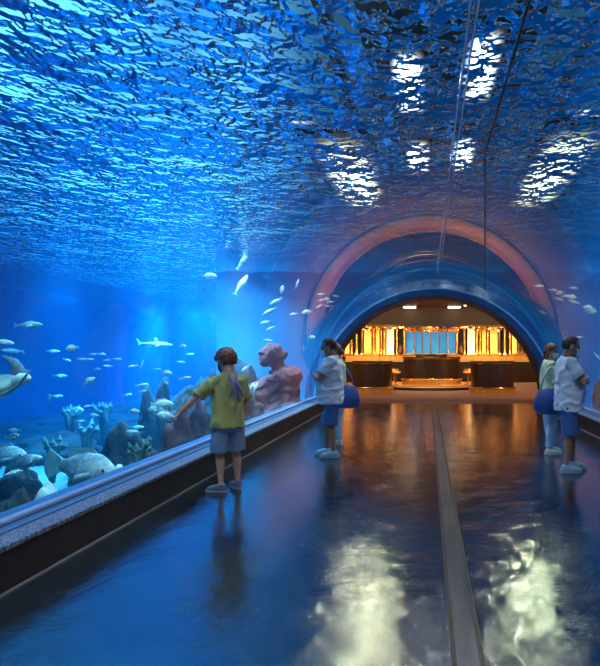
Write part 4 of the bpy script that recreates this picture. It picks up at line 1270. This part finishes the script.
def area(name, loc, size, power, col, rot=(0, 0, 0), sy=None, spread=None):
    d = bpy.data.lights.new(name, 'AREA')
    d.energy = power; d.color = col; d.size = size
    if sy: d.shape = 'RECTANGLE'; d.size_y = sy
    if spread: d.spread = spread
    o = bpy.data.objects.new(name, d); o.location = loc; o.rotation_euler = rot
    C.objects.link(o)
    return o
def spot(name, loc, power, col, ang, r=.15):
    d = bpy.data.lights.new(name, 'SPOT'); d.energy = power; d.color = col; d.shadow_soft_size = r; d.spot_size = math.radians(ang); d.spot_blend = .5
    o = bpy.data.objects.new(name, d); o.location = loc; C.objects.link(o)
    return o
WARM = (1, .64, .32)
for i, (x, y, p_) in enumerate([(-3.4, 18, 14), (0, 17.6, 8), (3.4, 18, 14), (-2.4, 22.4, 60), (0, 21.6, 60), (2.4, 22.4, 60)]):
    area('lobby_downlight', (x, y, 3.58), .5, p_, WARM, spread=math.radians(120))
for x in (-4.6, -3.2, -1.6, 0, 1.6, 3.2, 4.6):
    area('bar_downlight', (x, 26.9, 2.9), .5, 60, WARM, spread=math.radians(140))
for x in (-4, -2.2, 2.2, 4):
    area('bar_wash', (x, 26.75, 1.5), .3, 22, WARM, rot=(PI * .8, 0, 0))
for x in (-3.9, 3.9):  # unseen uplights added to brighten the lobby ceiling
    area('ceiling_fill', (x, 15.3, 3.1), .8, 300, (1, .60, .30), rot=(PI * .62, 0, 0))
for k, (x, y, w_) in enumerate(FLOODS):
    if w_ < 1: spot('flood_beam', (x, y, 5.86), (520, 520, 300, 300, 0, 0, 640, 640)[k], (1.0, .86, .68), 120, .2)
    else:
        o = spot('flood_beam', (x, 13.2, 5.16), 2300 if x < 0 else 1700, (1.0, .90, .50), 62, .35)  # extra spot added to make the glare on the floor
        o.rotation_euler = Vector((.1 if x < 0 else -.1, -9.6, -5.2)).to_track_quat('-Z', 'Y').to_euler()
for x, y, p_ in ((-9.2, 28.3, 900), (-13.0, 28.3, 2400), (-13.6, 21, 250), (-9.5, 20, 700), (-6.4, 11.8, 2300), (7.5, 11, 650)):  # unseen lights added to brighten the tank and its walls
    area('tank_fill', (x, y, 5.4), 2.2, p_, (.80, .96, 1.0), spread=math.radians(110))
for x, y, p_, s in ((-3.05, 3.5, 500, 1), (-3.05, 7.5, 600, 1), (-3.05, 11.5, 450, 1), (3.45, 8, 200, -1), (3.45, 12, 260, -1)):  # unseen lights above the tunnel edges, added to brighten the fish
    area('side_fill', (x, y, 5.4), 1.2, p_, (.88, .97, 1.0), rot=(0, s * math.radians(48), 0), spread=math.radians(130))
for s in (-1, 1):  # unseen spots added to whiten the shoals by the portal
    o = spot('shoal_fill', (s * 2.4, 7.0, 5.6), 1500, (.95, .98, 1.0), 52, .15)
    o.rotation_euler = Vector((s * .7, 5.2, -2.8)).to_track_quat('-Z', 'Y').to_euler()
# night sky over the open hall: clouded glow low on both sides, dark overhead
nt = w.node_tree
tc = nt.nodes.new('ShaderNodeTexCoord')
nz = N(nt, 'ShaderNodeTexNoise', Scale=3.0, Detail=4); L(nt, tc.outputs['Generated'], nz.inputs['Vector'])
rp = nt.nodes.new('ShaderNodeValToRGB'); rp.color_ramp.elements[0].position = .36; rp.color_ramp.elements[1].position = .66
rp.color_ramp.elements[0].color = (.015, .13, .40, 1); rp.color_ramp.elements[1].color = (.16, .60, 1.0, 1)
L(nt, nz.outputs[0], rp.inputs[0])
sp = N(nt, 'ShaderNodeSeparateXYZ'); L(nt, tc.outputs['Generated'], sp.inputs[0])
lf = N(nt, 'ShaderNodeMapRange', interpolation_type='SMOOTHSTEP'); lf.inputs['From Min'].default_value = -.13; lf.inputs['From Max'].default_value = -.50; lf.inputs['To Min'].default_value = .05; lf.inputs['To Max'].default_value = 1.0
rt = N(nt, 'ShaderNodeMapRange', interpolation_type='SMOOTHSTEP'); rt.inputs['From Min'].default_value = .22; rt.inputs['From Max'].default_value = .55; rt.inputs['To Min'].default_value = .0; rt.inputs['To Max'].default_value = .4
L(nt, sp.outputs['X'], lf.inputs[0]); L(nt, sp.outputs['X'], rt.inputs[0])
ad = N(nt, 'ShaderNodeMath', operation='ADD'); L(nt, lf.outputs[0], ad.inputs[0]); L(nt, rt.outputs[0], ad.inputs[1])
ml = N(nt, 'ShaderNodeMath', operation='MULTIPLY'); ml.inputs[1].default_value = 4.2; L(nt, ad.outputs[0], ml.inputs[0])
L(nt, rp.outputs[0], bg.inputs[0]); L(nt, ml.outputs[0], bg.inputs[1])
sc = bpy.context.scene
sc.view_settings.view_transform = 'Standard'
sc.view_settings.look = 'None'
sc.view_settings.gamma = 1
sc.view_settings.use_curve_mapping = False
sc.view_settings.exposure = 0.0
sc.cycles.max_bounces = 14
sc.cycles.transparent_max_bounces = 24
sc.cycles.glossy_bounces = 8
sc.cycles.diffuse_bounces = 3
sc.cycles.volume_bounces = 1
sc.cycles.sample_clamp_indirect = 8
